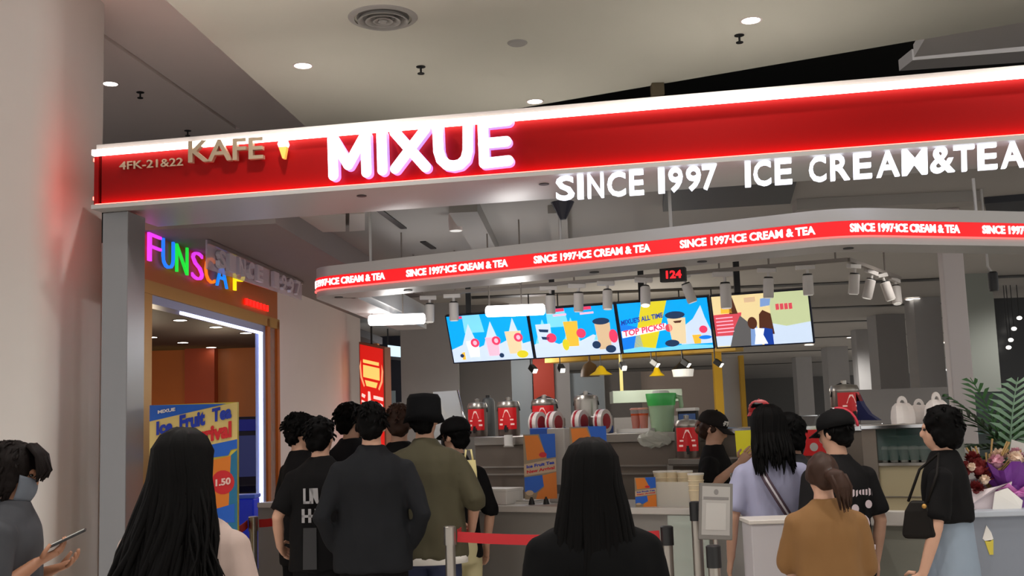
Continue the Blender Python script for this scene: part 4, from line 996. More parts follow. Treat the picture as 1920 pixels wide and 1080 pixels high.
for k in range(26):
    a = rr.uniform(-.5,1.0); l = rr.uniform(.12,.28); p0 = Vector((.08, .02, .1)); p1 = p0 + Vector((math.sin(a)*l, rr.uniform(-.06,.06), math.cos(a)*l)); b.tube([p0, p0.lerp(p1,.5)+Vector((0,0,.01)), p1], [.003,.003,.006], 5)
b.build('dry_sprig', M_gold2, fl1, world=False)
b = MB(); b.add([(-.1,-.08,0),(.12,-.1,0),(.16,-.1,.14),(.06,-.14,.12),(-.02,-.1,.1),(-.13,-.08,.13),(.1,.06,0),(.14,.08,.16),(-.1,.06,0),(-.12,.07,.14)], [(0,1,2,3),(0,3,4,5),(1,6,7,2),(8,0,5,9),(6,8,9,7)]); b.build('paper_wrap', mat('pink_paper', (232,218,222), .7), fl1, world=False)
b = MB(); b.add([(.03,-.15,0),(.18,-.16,0),(.2,-.14,.04),(.12,-.15,.11),(.05,-.15,.09)], [(0,1,2,3,4)]); b.xform(Matrix.Translation((0,.02,0))); b.build('gift_card', M_paper, fl1, world=False)
fl2 = thing('wrapped_bouquet', 'large bouquet wrapped in purple paper with a ribbon, standing on the blue-grey counter', 'bouquet', (horiz(1893,6.15), 6.2, 1.03))
b = MB(); n = 28; rings = []
vs = []
for z, r, jag in ((0,.1,0),(.06,.085,.0),(.11,.095,.01),(.17,.15,.02),(.22,.18,.035)):
    for k in range(n):
        a = 2*math.pi*k/n; rj = r*(1 + (.12 if k % 2 else -.1)*(jag/.035)); vs.append((rj*math.cos(a), rj*math.sin(a)*.75, z + (jag*.8 if k % 4 < 2 else -jag*.5)))
b.add(vs, [(i*n+j, i*n+(j+1)%n, (i+1)*n+(j+1)%n, (i+1)*n+j) for i in range(4) for j in range(n)]); b.build('purple_wrap', mat('purple_paper', (120,56,150), .45, noise_amt=.15), fl2, world=False)
b = MB(); b.lathe([(.09,.055),(.096,.065),(.096,.08),(.09,.09)], 24)
for sg in (-1, 1): b.tube([(0,-.08,.075),(sg*.06,-.11,.12),(sg*.13,-.1,.1),(sg*.06,-.11,.075),(0,-.08,.075)], .014, 6, flat=[.4]*5)
b.build('ribbon', mat('pink_ribbon', (206,120,190), .35), fl2, world=False, smooth=True)
for k, (x, y, z, r) in enumerate(((-.09,-.06,.24,.05),(0,-.09,.25,.055),(.09,-.06,.24,.05),(-.04,.03,.27,.05),(.06,.04,.27,.05))):
    b = MB(); bouquet_flower(b, (x,y,z), r, 40, rr); b.blob((x,y,z), (r*.6,)*3, nu=10, nv=6); b.build('flower', M_cream if k % 2 else mat('pink_petal', (216,160,176), .6), fl2, world=False)
t = thing('greeting_card', 'white card on a stick tucked between the palm leaves and the purple bouquet', 'card', (horiz(1908,6.4), 6.4, 1.2))
b = MB(); b.slab([at_y(1897,824,6.4), at_y(1935,836,6.4), at_y(1932,858,6.4), at_y(1893,847,6.4)], (0,.004,0)); b.build('card', M_paper, t)
b = MB(); p = at_y(1912,850,6.4); b.tube([p, (p.x, p.y+.0, 1.2)], .004, 5); b.build('stick', M_gold2, t)

# ------------------------------------------------------------ hanging menu screens
S0 = at_y(834, 592, 10.5); SZ = S0.z; sy = R(22.3); sdx = Vector((math.cos(sy), -math.sin(sy), 0)); sna = Vector((math.sin(sy), math.cos(sy), 0))
tl_ = R(20); sdn = sna*math.sin(tl_) - Vector((0,0,1))*math.cos(tl_); snr = (sna*math.cos(tl_) + Vector((0,0,1))*math.sin(tl_)) * -1   # snr faces the viewer
SW, SH = .838, .475
scr_lab = ['menu screen with three pale drinks on blue, first in the hanging row', 'menu screen with a yellow drink and a dark topped drink, second in the hanging row', 'menu screen reading TOP PICKS on blue with a yellow stripe', 'menu screen showing a cream collage with a red block, last in the hanging row']
cs = dict(cyan=(0,160,232), pale=(196,212,232), lt=(120,206,240), red=(224,60,96), pink=(240,180,200), yellow=(212,196,40), dark=(30,52,84), cream=(222,200,160), tan=(206,176,140), white=(236,240,246), orange=(236,180,60), navy=(24,60,150), blue=(20,120,224), brown=(78,44,30), warm=(226,204,150), rose=(206,72,84), grey=(90,88,88), sky=(120,150,200), green=(186,196,150))
SM = [mat('screen_' + k, v, .3, emit=.95) for k, v in cs.items()]; SI = {k: i for i, k in enumerate(cs)}
def screen(k):
    o = S0 + sdx*(SW*k + (.006 if k == 3 else 0)); t = thing('menu_screen', scr_lab[k], 'screen', o + sdx*SW/2 + sdn*SH, group='hanging menu screens')
    b = MB(); q4 = [o, o+sdx*(SW-.008), o+sdx*(SW-.008)+sdn*SH, o+sdn*SH]; b.slab(q4, -snr*.05); b.build('casing', mat('navy_bezel', (14,22,48), .35), t)
    bz = .012; f = lambda u, v, l: o + sdx*(bz + (SW-.008-2*bz)*u) + sdn*(bz + (SH-2*bz)*(1-v)) + snr*(.001 + .0008*l)
    b = MB()
    def F_(pts, l, c): flat(b, f, pts, l, SI[c])
    def cup(cu, top, bot, w1, w2, c, l): F_([(cu-w2, bot), (cu+w2, bot), (cu+w1, top), (cu-w1, top)], l, c)
    if k in (0, 1):
        F_([(0,0),(1,0),(1,1),(0,1)], 0, 'cyan'); F_([(.2,.62),(.45,.62),(.42,1),(.2,1)], 1, 'lt')
        F_([(0,0),(1,0),(1,.36),(.84,.3),(.72,.42),(.56,.3),(.42,.34),(.3,.26),(.16,.38),(0,.28)], 1, 'pale')
    if k == 0:
        for cu, tp in ((.24,.82),(.52,.84),(.80,.88)): F_([(cu-.11,.3),(cu+.11,.3),(cu+.02,tp)], 2, 'pale')
        cup(.28,.44,.1,.08,.06,'white',3); cup(.53,.5,.1,.085,.065,'pink',3); cup(.80,.6,.12,.1,.075,'cream',3)
        for cu, cv in ((.31,.4),(.58,.42),(.86,.46)): F_(cir(cu,cv,.055,.095), 4, 'red'); F_(cir(cu,cv,.025,.05), 5, 'pink')
        F_([(.12,.93),(.2,.94),(.2,.99),(.12,.99)], 3, 'red'); F_([(.12,.05),(.16,.05),(.16,.22),(.12,.2)], 4, 'orange'); F_(cir(.88,.1,.07,.08), 4, 'yellow'); F_(cir(.62,.1,.03,.05), 5, 'dark'); F_(cir(.12,.14,.025,.04), 5, 'dark')
    elif k == 1:
        for cu, tp in ((.12,.8),(.46,.8),(.82,.74)): F_([(cu-.1,.3),(cu+.1,.3),(cu+.02,tp)], 2, 'lt')
        cup(.14,.7,.26,.09,.08,'pale',3); F_([(.08,.6),(.2,.58),(.19,.52),(.09,.54)], 4, 'dark'); F_([(.1,.44),(.2,.42),(.19,.36),(.11,.38)], 4, 'dark'); F_(cir(.22,.4,.06,.1), 4, 'red')
        cup(.47,.72,.2,.085,.065,'orange',3); F_(cir(.38,.24,.04,.12), 4, 'yellow'); F_(cir(.58,.46,.055,.1), 4, 'red')
        cup(.84,.64,.1,.09,.07,'tan',3); F_(cir(.83,.68,.1,.07), 4, 'dark'); F_(cir(.95,.36,.05,.14), 4, 'red'); F_(cir(.74,.2,.05,.08), 4, 'dark'); F_(cir(.9,.1,.06,.08), 5, 'dark')
        for u in (.3, .62): F_([(u,.93),(u+.12,.94),(u+.12,1),(u,1)], 3, 'red'); F_([(u-.02,.84),(u+.14,.85),(u+.14,.89),(u-.02,.88)], 3, 'pink')
    elif k == 2:
        F_([(0,0),(1,0),(1,1),(0,1)], 0, 'cyan'); F_([(.0,0),(.24,0),(.2,.5),(.0,.6)], 1, 'blue'); F_([(.28,1),(.56,1),(.36,.02),(.12,.06)], 1, 'yellow')
        F_([(0,.0),(1,.0),(1,.06),(.7,.1),(.4,.05),(.2,.1),(0,.06)], 3, 'lt'); F_([(.01,.44),(.52,.55),(.52,.42),(.01,.3)], 3, 'white')
        F_([(.66,.1),(1,.1),(1,.35),(.95,.62),(.92,.86),(.82,.6),(.7,.45)], 2, 'pale')
        cup(.64,.64,.12,.1,.075,'cream',4); F_(cir(.63,.7,.11,.075), 5, 'dark'); F_(cir(.56,.14,.08,.07), 5, 'dark'); F_([(.6,.58),(.7,.59),(.68,.54),(.62,.54)], 5, 'brown'); F_(cir(.545,.45,.04,.08), 4, 'rose')
        cup(.84,.28,.1,.05,.035,'orange',4); F_(cir(.92,.38,.045,.075), 5, 'red'); F_(cir(.93,.22,.07,.04), 5, 'blue')
    else:
        F_([(0,0),(1,0),(1,1),(0,1)], 0, 'warm'); F_([(.6,0),(1,0),(1,1),(.6,1)], 1, 'green'); F_([(.58,0),(1,0),(1,.4),(.75,.34),(.58,.42)], 2, 'pale')
        F_([(0,.22),(.24,.22),(.3,.66),(0,.64)], 2, 'rose'); F_([(0,.02),(.16,.02),(.18,.22),(0,.22)], 2, 'pale'); F_([(.14,0),(.46,0),(.46,.28),(.28,.6),(.2,.34)], 3, 'grey')
        F_([(.08,.66),(.2,.66),(.2,.98),(.1,.96)], 3, 'orange'); F_([(.17,.64),(.26,.64),(.22,.96),(.18,.9)], 3, 'brown')
        F_([(.36,.0),(.48,.0),(.44,.42),(.38,.4)], 4, 'sky'); F_(cir(.4,.44,.05,.12), 5, 'brown'); F_([(.46,.2),(.62,.2),(.6,.6),(.52,.68),(.48,.6)], 4, 'brown'); F_([(.5,0),(.6,0),(.6,.3),(.5,.34)], 5, 'navy')
        F_([(.40,.02),(.54,.02),(.5,.2),(.52,.32),(.42,.34),(.42,.2)], 6, 'white'); F_([(.5,.74),(.6,.76),(.62,.92),(.51,.9)], 4, 'sky'); F_([(.34,.84),(.46,.85),(.46,.95),(.34,.94)], 3, 'tan')
        for i in range(4): F_([(.66+.045*i,.66),(.695+.045*i,.665),(.695+.045*i,.78),(.66+.045*i,.775)], 3, 'rose')
        for i in range(5): F_([(.02,.28+.07*i),(.2,.29+.07*i),(.2,.31+.07*i),(.02,.3+.07*i)], 3, 'pink')
    b.build('picture', SM, t)
    if k == 2:
        for s, a, c, h, m in (("MIXUE'S ALL TIME", (.02,.56), (.5,.67), .1, SM[SI['navy']]), ('TOP PICKS!', (.03,.325), (.5,.435), .12, SM[SI['red']])):
            A = f(*a, 6); B2 = f(*c, 6); mb = MB(); text_into(mb, s, frame_fn(A, B2-A, -sdn*(SH*h), snr*.002), .03); mb.build('lettering', m, t)
    for u in (.28,):
        b = MB(); p = o + sdx*SW*u - snr*.03; b.bar(p, Vector((p.x, p.y, 3.15)), .05, .03, (0,1,0)); b.build('hanger', M_black, t)
for k in range(4): screen(k)
# ------------------------------------------------------------ track and spotlights, tube pendants, queue number display
tr = thing('lighting_track', 'thin lighting track hanging in a bent line in front of the menu screens', 'track', at_y(1200, 530, 9.6))
TY = 9.75; ta = at_y(755, 556, 10.2); tz = ta.z; tc_ = at_z(1590, 487, tz)
te = at_z(1686, 522, tz)
M_track = mat('track_grey', (126,118,112), .5)
b = MB(); b.bar(ta, tc_, .035, .03); b.bar(tc_, te, .035, .03); b.build('rail', M_track, tr)
for px in (785, 872, 1005, 1110, 1375, 1460, 1570):
    f_ = (px-760)/(1590-760); p = ta.lerp(tc_, f_); b = MB(); b.lathe([(.008,0),(.008,3.15-tz)], 6, p); b.build('drop_rod', M_track, tr)
p = tc_.lerp(te, .7); b = MB(); b.lathe([(.008,0),(.008,3.15-tz)], 6, p); b.build('drop_rod', M_track, tr)
M_spotw = mat('spot_white', (206,200,196), .5)
ts = thing('track_spotlight', 'white track spotlight hanging from the lighting track', 'spotlight', at_z(868, 566, tz-.015), group='white spotlights on the track')
b = MB(); b.box(-.09,.06,-.02,.02,-.035,0); b.build('adapter', M_spotw, ts, world=False, bevel=.004)
b = MB(); b.lathe([(.012,-.09),(.012,-.035)], 8); b.build('stem', M_spotw, ts, world=False)
b = MB(); b.lathe([(.038,-.24),(.042,-.235),(.042,-.085),(.036,-.08)], 18); b.build('can', M_spotw, ts, world=False, smooth='auto')
b = MB(); b.lathe([(.037,-.082),(.034,-.07)], 18); b.build('black_cap', M_black, ts, world=False)
b = MB(); b.lathe([(.034,-.244),(.034,-.239)], 16); b.build('lens', mat('spot_face', (240,236,228), .4, emit=.35), ts, world=False)
def trk(px, py=500): 
    f_ = (px-760)/(1590-760); p = ta.lerp(tc_, max(0,min(1,f_))); return p - Vector((0,0,.015))
labs = {818:'first track spotlight from the white tube lamps, hanging straight down', 868:'track spotlight over the corner of the first menu screen', 1063:'track spotlight over the join of the first and second menu screens', 1118:'track spotlight over the middle of the second menu screen', 1173:'track spotlight over the join of the second screen and TOP PICKS', 1243:'track spotlight shining brightly over the yellow stripe of TOP PICKS', 1310:'tilted track spotlight over the top of the TOP PICKS screen', 1384:'large track spotlight over the join of TOP PICKS and the last screen', 1459:'track spotlight over the middle of the cream collage screen', 1523:'track spotlight over the far corner of the cream collage screen'}
ts['label'] = labs[868]; ts.location = trk(868); WM[ts] = Matrix.Translation(ts.location)
for px, lab in labs.items():
    if px == 868: continue
    tt = {1310:(R(0),R(-18),0), 1243:(R(-14),R(4),0), 1384:(0,0,0)}.get(px, (R(rnd.uniform(-6,6)), R(rnd.uniform(-5,5)), 0))
    o = dup(ts, trk(px), 0, lab, rot=tt)
    if px == 1384: o.scale = (1.1,1.1,1.25)
    if px == 1243:
        p = Vector(o.location); b = MB(); b.lathe([(.03,-.25),(.034,-.246)], 14); b.build('bright_lens', mat('spot_hot', (255,246,214), emit=8), o, world=False)
for f_, lab in ((.12,'track spotlight at the bend of the lighting track'), (.45,'track spotlight in the cluster past the bend, hanging lowest'), (.62,'track spotlight in the cluster past the bend, between its two neighbours'), (.9,'last track spotlight at the tip of the bent track')):
    dup(ts, tc_.lerp(te, f_) - Vector((0,0,.015)), R(40), lab, rot=(R(rnd.uniform(-15,15)), R(rnd.uniform(-12,12)), R(40)))
tp = thing('tube_pendant', 'short white glowing tube lamp hanging over the steel bench above the red poster', 'tube lamp', at_y(744, 599, 9.0), R(-1), 'white tube pendants')
M_tube = mat('tube_glow', (255,250,250), emit=3.2)
b = MB(); pts = [(-.232,0,0),(-.228,0,0),(-.215,0,0),(.215,0,0),(.228,0,0),(.232,0,0)]; b.tube(pts, [.012,.032,.044,.044,.032,.012], 18, ref=(0,0,1)); b.build('tube', M_tube, tp, world=False, smooth=True)
zt = 3.15 - tp.location.z
for x in (-.2, .05):
    b = MB(); b.lathe([(.006,.04),(.006,zt)], 6, (x,0,0)); b.build('wire', M_track, tp, world=False)
dup(tp, at_y(966, 582, 8.6), R(-4), 'white glowing tube lamp hanging in front of the join of the first two menu screens')
for o, e in ((tp, 14), (None, 14)):
    pos = at_y(744,599,9.0) if o else at_y(966,582,8.6); lamp('tube_light', 'POINT', pos - Vector((0,.0,.08)), e, (1,.98,.96), .12)
q = thing('queue_display', 'small black queue display with red glowing digits under the canopy band', 'display', at_y(1259, 516, 7.2))
A = at_y(1236,503,7.2); B2 = at_y(1284,500,7.14); C2 = at_y(1236,529,7.2); ex, ey = B2-A, Vector((0,0,C2.z-A.z)); qn = Vector((ex.y,-ex.x,0)).normalized()
b = MB(); b.slab([A, A+ex, A+ex+ey, A+ey], -qn*.05); b.build('case', M_black, q, bevel=.004)
mb = MB(); text_into(mb, '124', frame_fn(A + ey*.78 + ex*.26 + qn*.002, ex*.6, -ey*.56, qn*.003), .03); mb.build('digits', mat('digit_red', (255,26,34), emit=2.2), q)
b = MB(); b.bar(A+ex*.5 - qn*.03, Vector(((A+ex*.5).x, (A+ex*.5).y, 3.15)) - qn*.03, .02, .02, (0,1,0)); b.build('hanger', M_metal, q)
cm = thing('security_camera', 'small dark security camera hanging by the pale column', 'camera', at_y(1862, 525, 8.0))
b = MB(); b.lathe([(.03,-.08),(.035,-.06),(.035,.05),(.025,.06)], 14); b.build('body', M_black, cm, world=False, smooth='auto'); b = MB(); b.tube([(0,0,.05),(-.03,0,.1),(-.03,0,3.15-cm.location.z)], .01, 6); b.build('arm', M_metal, cm, world=False)
# ------------------------------------------------------------ queue posts and belts
def stanchion(lab, px, ytop_px, y, cas=None, br=.16):
    p = at_y(px, ytop_px, y); t = thing('queue_post', lab, 'queue post', (p.x, p.y, 0), 0, 'queue barrier posts')
    h = p.z
    b = MB(); b.lathe([(br,0),(br,.015),(.05,.03),(.03,.035)], 24); b.build('base', M_steel, t, world=False, smooth='auto')
    b = MB(); b.lathe([(.028,.03),(.028,h-.1)], 16); b.build('pole', M_steel, t, world=False, smooth='auto')
    b = MB(); b.lathe([(.034,h-.1),(.034,h-.005),(.026,h)], 16); b.build('cassette', M_black if cas else M_steel, t, world=False, smooth='auto')
    return t, Vector((p.x, p.y, h))
M_belt = mat('red_belt', (176,20,30), .6)
def belt(lab, a, c, w=.055, name='queue_belt'):
    b = MB(); a, c = Vector(a), Vector(c); pts = []
    n = 8
    for k in range(n+1):
        f_ = k/n; p = a.lerp(c, f_); p.z -= .02*4*f_*(1-f_); pts.append(p)
    for p, q2 in zip(pts, pts[1:]): b.bar(p, q2, .004, w)
    o = b.build(name, M_belt); tag(o, lab, 'belt', 'red queue belts'); return o
t, sA_ = stanchion('steel queue post between the long-haired woman and the boys in black', 475, 968, 7.9)
t, sB_ = stanchion('steel queue post with a bright top beside the olive shirt', 843, 986, 6.15)
t, sC_ = stanchion('queue post standing close to the counter just past the olive shirt', 877, 957, 7.3, 1)
t, sD_ = stanchion('black topped queue post beside the shoulder of the woman in black', 1250, 986, 6.05, 1, .075)
t, sE_ = stanchion('slim dark queue post between the tub of cups and the code stand', 1304, 940, 6.0, 1, .07)
t, sF_ = stanchion('short black topped queue post in front of the code stand', 1337, 1022, 5.2, 1, .1)
d_ = Vector((0,0,.05))
belt('red queue belt running from the steel post behind the boys in black', sA_ - d_ + Vector((.04,0,0)), at_y(585, 956, 7.75))
belt('red queue belt hanging behind the long-haired woman', sA_ - d_ - Vector((.04,0,0)), at_y(420, 1000, 7.4))
belt('short red queue belt between the olive shirt and the counter post', sB_ - d_ + Vector((.04,.04,0)), sC_ - d_ - Vector((.0,.04,0)))
belt('long red queue belt running along the counter to the post beside the woman in black', sB_ - d_*1.2 + Vector((.04,.01,0)), sD_ - d_ - Vector((.04,0,0)))
# code stand
qs = thing('code_stand', 'grey framed notice on a pole in front of the serving counter', 'sign stand', (at_y(1342,950,5.75).x, 5.75, 0))
A = at_y(1312, 905, 5.75); B2 = at_y(1374, 907, 5.75); C2 = at_y(1310, 1010, 5.68); ex, ey = B2-A, C2-A; qn = ex.cross(ey).normalized(); qn = qn if qn.y < 0 else -qn
b = MB(); b.slab([A, A+ex, A+ex+ey, A+ey], -qn*.02); b.build('frame', mat('stand_frame', (112,108,104), .4, .3), qs)
fq = lambda u, v, l: A + ex*u + ey*v + qn*(.001+.001*l)
b = MB(); flat(b, fq, [(.08,.06),(.92,.06),(.92,.93),(.08,.93)], 0, 0); flat(b, fq, [(.12,.25),(.88,.25),(.88,.30),(.12,.30)], 1, 1); flat(b, fq, cir(.5,.16,.07,.05), 1, 1); flat(b, fq, [(.2,.36),(.8,.36),(.8,.84),(.2,.84)], 1, 2); 
b.build('notice', [mat('notice_paper', (150,146,142), .5), M_dkgrey, mat('notice_pale', (164,160,156), .5)], qs)
b = MB(); p = A + ex*.5 + ey*.9 - qn*.012; b.lathe([(.012,.02),(.012,p.z)], 10, (p.x, p.y, 0)); b.build('pole', M_steel, qs)
b = MB(); b.lathe([(.13,0),(.13,.012),(.03,.025)], 20, (p.x, p.y, 0)); b.build('base', M_steel, qs, smooth='auto')
wp = thing('white_podium', 'plain white podium standing in front of the woman in lavender', 'podium', (horiz(1450,5.5), 5.6, 0))
b = MB(); xa, xb = horiz(1397,5.5), horiz(1506,5.5); b.box(xa, xb, 5.5, 5.72, 0, 1.045); b.build('body', mat('podium_paint', (176,172,176), .5), wp, bevel=.006)
b = MB(); b.box(xa-.01, xb+.01, 5.49, 5.73, 1.045, 1.065); b.build('top', M_counter, wp, bevel=.004)
t = thing('yellow_sheet', 'bright yellow sheet standing behind the counter beside the woman in lavender', 'sheet', (horiz(1395,7.5), 7.5, 0))
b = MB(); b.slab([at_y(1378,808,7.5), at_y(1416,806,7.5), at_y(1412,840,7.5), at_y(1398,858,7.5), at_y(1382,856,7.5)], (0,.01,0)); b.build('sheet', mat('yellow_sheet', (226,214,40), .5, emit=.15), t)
b = MB(); p = at_y(1390,856,7.5); b.lathe([(.01,0),(.01,p.z)], 8, (p.x, 7.515, 0)); b.build('pole', M_steel, t)
# ------------------------------------------------------------ people
def solid(mb, voxel, smooth=4, fac=.5):                # fuse overlapping closed pieces into one skin
    me = mb.mesh('fuse'); bm = bmesh.new(); bm.from_mesh(me); bmesh.ops.recalc_face_normals(bm, faces=bm.faces); bm.to_mesh(me); bm.free()
    o = bpy.data.objects.new('fuse', me); COL.objects.link(o)
    r = o.modifiers.new('r', 'REMESH'); r.mode = 'VOXEL'; r.voxel_size = voxel; r.use_smooth_shade = True
    s = o.modifiers.new('s', 'SMOOTH'); s.iterations = smooth; s.factor = fac
    dg = bpy.context.evaluated_depsgraph_get(); dg.update()
    out = bpy.data.meshes.new_from_object(o.evaluated_get(dg))
    bpy.data.objects.remove(o); bpy.data.meshes.remove(me)
    return out
def ripple(me, amp, sc, seed=0, stretch=(1,1,.45)):
    off = Vector((seed*7.3, seed*3.1, seed*1.7)); me.update()
    for v in me.vertices:
        p = Vector((v.co.x*stretch[0], v.co.y*stretch[1], v.co.z*stretch[2]))*sc + off
        v.co += v.normal * amp * (noise.noise(p) + .5*noise.noise(p*2.1))
def join_into(me, mb):
    bm = bmesh.new(); bm.from_mesh(me); tmp = mb.mesh('t'); bm.from_mesh(tmp); bmesh.ops.recalc_face_normals(bm, faces=bm.faces); bm.to_mesh(me); bm.free(); bpy.data.meshes.remove(tmp); return me
def put(name, me, m, parent, label=None):
    me.materials.clear(); me.materials.append(m)
    o = place(name, me, parent, smooth=True, world=False)
    if label: o['label'] = label
    return o
M_skin = mat('skin', (196,152,128), .55); M_skint = mat('skin_tan', (150,104,78), .55)
M_hair = mat('black_hair', (8,7,7), .6, spec=.06); M_hairb = mat('brown_hair', (52,33,24), .55, noise_amt=.2, spec=.2); M_hairc = mat('dark_brown_hair', (20,15,14), .6, spec=.08)
M_bt = mat('black_cotton', (15,14,15), .9, noise_amt=.15, nscale=5, spec=.15); M_shoe = mat('shoe_dark', (40,38,38), .6)
M_eye = mat('eye_dark', (20,16,14), .2)

def person(label, loc, rz, H=1.68, wd=1.0, head=(0,0), lean=0.0, skin=None, arms=None, shirt=None, sleeve='short', hem=.80, pants=None,
           hair=None, hair_m=None, mask=None, seed=0, shirt_w=1.0, arm_r=1.0, hood=None, neck_drop=0.0):
    """Figure facing +y of its own frame; every size scales with H. Returns (root, dict of helpers)."""
    s = H/1.70; skin = skin or M_skin
    t = thing('person', label, 'person', loc, rz)
    def X(p):                                          # pose space -> local metres
        x, y, z = p; return Vector((x*wd*s if abs(x) < .5 else x*s, (y + lean*max(0, z-.92))*s, z*s))
    def PX(p): x, y, z = p; return Vector((x*s, (y + lean*max(0, z-.92))*s, z*s))
    hc = X((0, .012 + neck_drop*.5, 1.592 - neck_drop*.3))
    HM = Matrix.Rotation(R(head[0]), 3, 'Z') @ Matrix.Rotation(R(-head[1]), 3, 'X')
    def Hd(p): return hc + HM @ (Vector(p)*s)
    arms = arms or {}
    A = {}
    for sg, nm in ((-1,'l'), (1,'r')):
        A[nm] = arms.get(nm) or [(sg*.235,-.03,1.10), (sg*.245,.05,.86), (sg*.01,.03,-.09), (-sg,.0,0)]
    b = MB()
    tor = [(.80,.15,.105,0),(.92,.165,.115,0),(1.03,.138,.1,0),(1.13,.138,.1,0),(1.25,.16,.112,0),(1.34,.145,.092,0),(1.40,.095,.066,0),(1.445,.062,.06,0),(1.49,.052,.055,.0),(1.56,.05,.055,.008)]
    vs = []; n = 20
    for z, rx, ry, yo in tor:
        for k in range(n):
            a = 2*math.pi*k/n; p = X((0, yo, z)); vs.append(p + Vector((rx*wd*s*math.cos(a) if z < 1.44 else rx*s*math.cos(a), ry*s*math.sin(a), 0)))
    fs = [(i*n+j, i*n+(j+1)%n, (i+1)*n+(j+1)%n, (i+1)*n+j) for i in range(len(tor)-1) for j in range(n)] + [tuple(range(n-1,-1,-1)), tuple((len(tor)-1)*n+j for j in range(n))]
    b.add(vs, fs)
    for c, r in (((0,-.012,.018),(.074,.092,.092)), ((0,.022,-.03),(.06,.066,.082)), ((0,.034,-.078),(.044,.048,.038)), ((0,.094,-.025),(.012,.017,.022)), ((-.074,-.005,-.02),(.011,.02,.03)), ((.074,-.005,-.02),(.011,.02,.03)), ((0,.08,.014),(.048,.012,.010)), ((0,.086,-.066),(.02,.008,.009))):
        b.blob(Hd(c), [v*s for v in r], HM)
    for sg in (-1, 1):
        b.tube([X((sg*.085,0,.9)), X((sg*.095,.01,.5)), X((sg*.1,-.01,.1)), X((sg*.1,.0,.05))], [.085*s*wd,.056*s,.04*s,.042*s], 12)
        b.blob(X((sg*.1,.06,.035)), (.042*s,.12*s,.036*s))
        el, wr, hd_, pn_ = A['l' if sg < 0 else 'r']
        sh = X((sg*.15,0,1.355)); el, wr = PX(el), PX(wr); q = arm_r
        b.tube([sh, sh.lerp(el,.5), el, el.lerp(wr,.35), wr], [.042*s*q,.043*s*q,.036*s*q,.035*s*q,.024*s*q], 12); b.blob(el, (.036*s*q,)*3)
        hv = Vector(hd_).normalized(); pv = Vector(pn_); pv = (pv - hv*pv.dot(hv)).normalized(); sv = hv.cross(pv)
        b.tube([wr, wr + hv*.035*s, wr + hv*.088*s], [.024*s,.038*s,.036*s], 12, flat=[.8,.42,.36], ref=tuple(pv))
    me = solid(b, .0095, 5)
    f = MB()                                            # fingers: four unequal bent chains and a thumb from the side of the palm
    for sg in (-1, 1):
        el, wr, hd_, pn_ = A['l' if sg < 0 else 'r']; wr = PX(wr)
        hv = Vector(hd_).normalized(); pv = Vector(pn_); pv = (pv - hv*pv.dot(hv)).normalized(); sv = hv.cross(pv)
        th = 1 if sg > 0 else -1
        for k, (o, l) in enumerate(((-.028,.056),(-.010,.070),(.010,.075),(.028,.066))):
            p0 = wr + hv*.074*s + sv*o*s*th; c1 = .35 + .05*k
            p1 = p0 + (hv + pv*.25).normalized()*l*.45*s; p2 = p1 + (hv + pv*(c1+.5)).normalized()*l*.33*s; p3 = p2 + (hv*.7 + pv*(1.0)).normalized()*l*.25*s
            f.tube([p0, p1, p2, p3], [.0088*s,.0085*s,.0075*s,.0055*s], 8)
        p0 = wr + hv*.022*s + sv*.03*s*th; f.tube([p0, p0 + (hv*.6 + sv*.75*th + pv*.3).normalized()*.032*s, p0 + (hv + sv*.55*th + pv*.55).normalized()*.062*s], [.011*s,.0095*s,.007*s], 8)
    join_into(me, f)
    put('body', me, skin, t)
    for sg in (-1, 1):
        e = MB(); e.blob(Hd((sg*.031,.076,-.002)), (.013*s,.009*s,.0075*s), HM, 10, 6); e.build('eye', M_eye, t, smooth=True, world=False)
    if shirt:
        b = MB(); m = .016; w_ = wd*shirt_w
        rg = [(hem,.185,.135,0),(hem+.06,.182,.132,0),(1.05,.168,.122,-.005),(1.18,.168,.122,0),(1.28,.178,.128,0),(1.35,.168,.118,0),(1.40,.138,.098,0),(1.44,.092,.084,0),(1.475,.07,.07,0)]
        rg = [r for i, r in enumerate(rg) if i < 2 or r[0] > hem+.08]
        vs = []; n = 24
        for z, rx, ry, yo in rg:
            for k in range(n):
                a = 2*math.pi*k/n; vs.append(X((0, yo, z)) + Vector((rx*w_*s*math.cos(a) if z < 1.44 else rx*s*math.cos(a), ry*s*(.5+.5*w_)*math.sin(a), 0)))
        b.add(vs, [(i*n+j, i*n+(j+1)%n, (i+1)*n+(j+1)%n, (i+1)*n+j) for i in range(len(rg)-1) for j in range(n)] + [tuple(range(n-1,-1,-1)), tuple((len(rg)-1)*n+j for j in range(n))])
        for sg in (-1, 1):
            el, wr = [PX(p) for p in A['l' if sg < 0 else 'r'][:2]]; sh = X((sg*.125,0,1.362)); q = arm_r; s1 = X((sg*.168,-.004,1.338))
            b.blob(s1, (.062*s*q,.066*s*q,.06*s*q))
            if sleeve == 'short': b.tube([sh, s1, s1.lerp(el,.45), s1.lerp(el,.86)], [.04*s*q,.06*s*q,.064*s*q,.067*s*q], 14)
            elif sleeve == 'half': b.tube([sh, s1, s1.lerp(el,.5), el, el.lerp(wr,.12)], [.04*s*q,.062*s*q,.064*s*q,.062*s*q,.063*s*q], 14)
            else: b.tube([sh, s1, s1.lerp(el,.5), el, el.lerp(wr,.5), el.lerp(wr,.96)], [.04*s*q,.06*s*q,.06*s*q,.052*s*q,.045*s*q,.036*s*q], 14); b.blob(el, (.052*s*q,)*3)
        me = solid(b, .011, 9); ripple(me, .011*s, 9, seed); put('shirt', me, shirt, t)
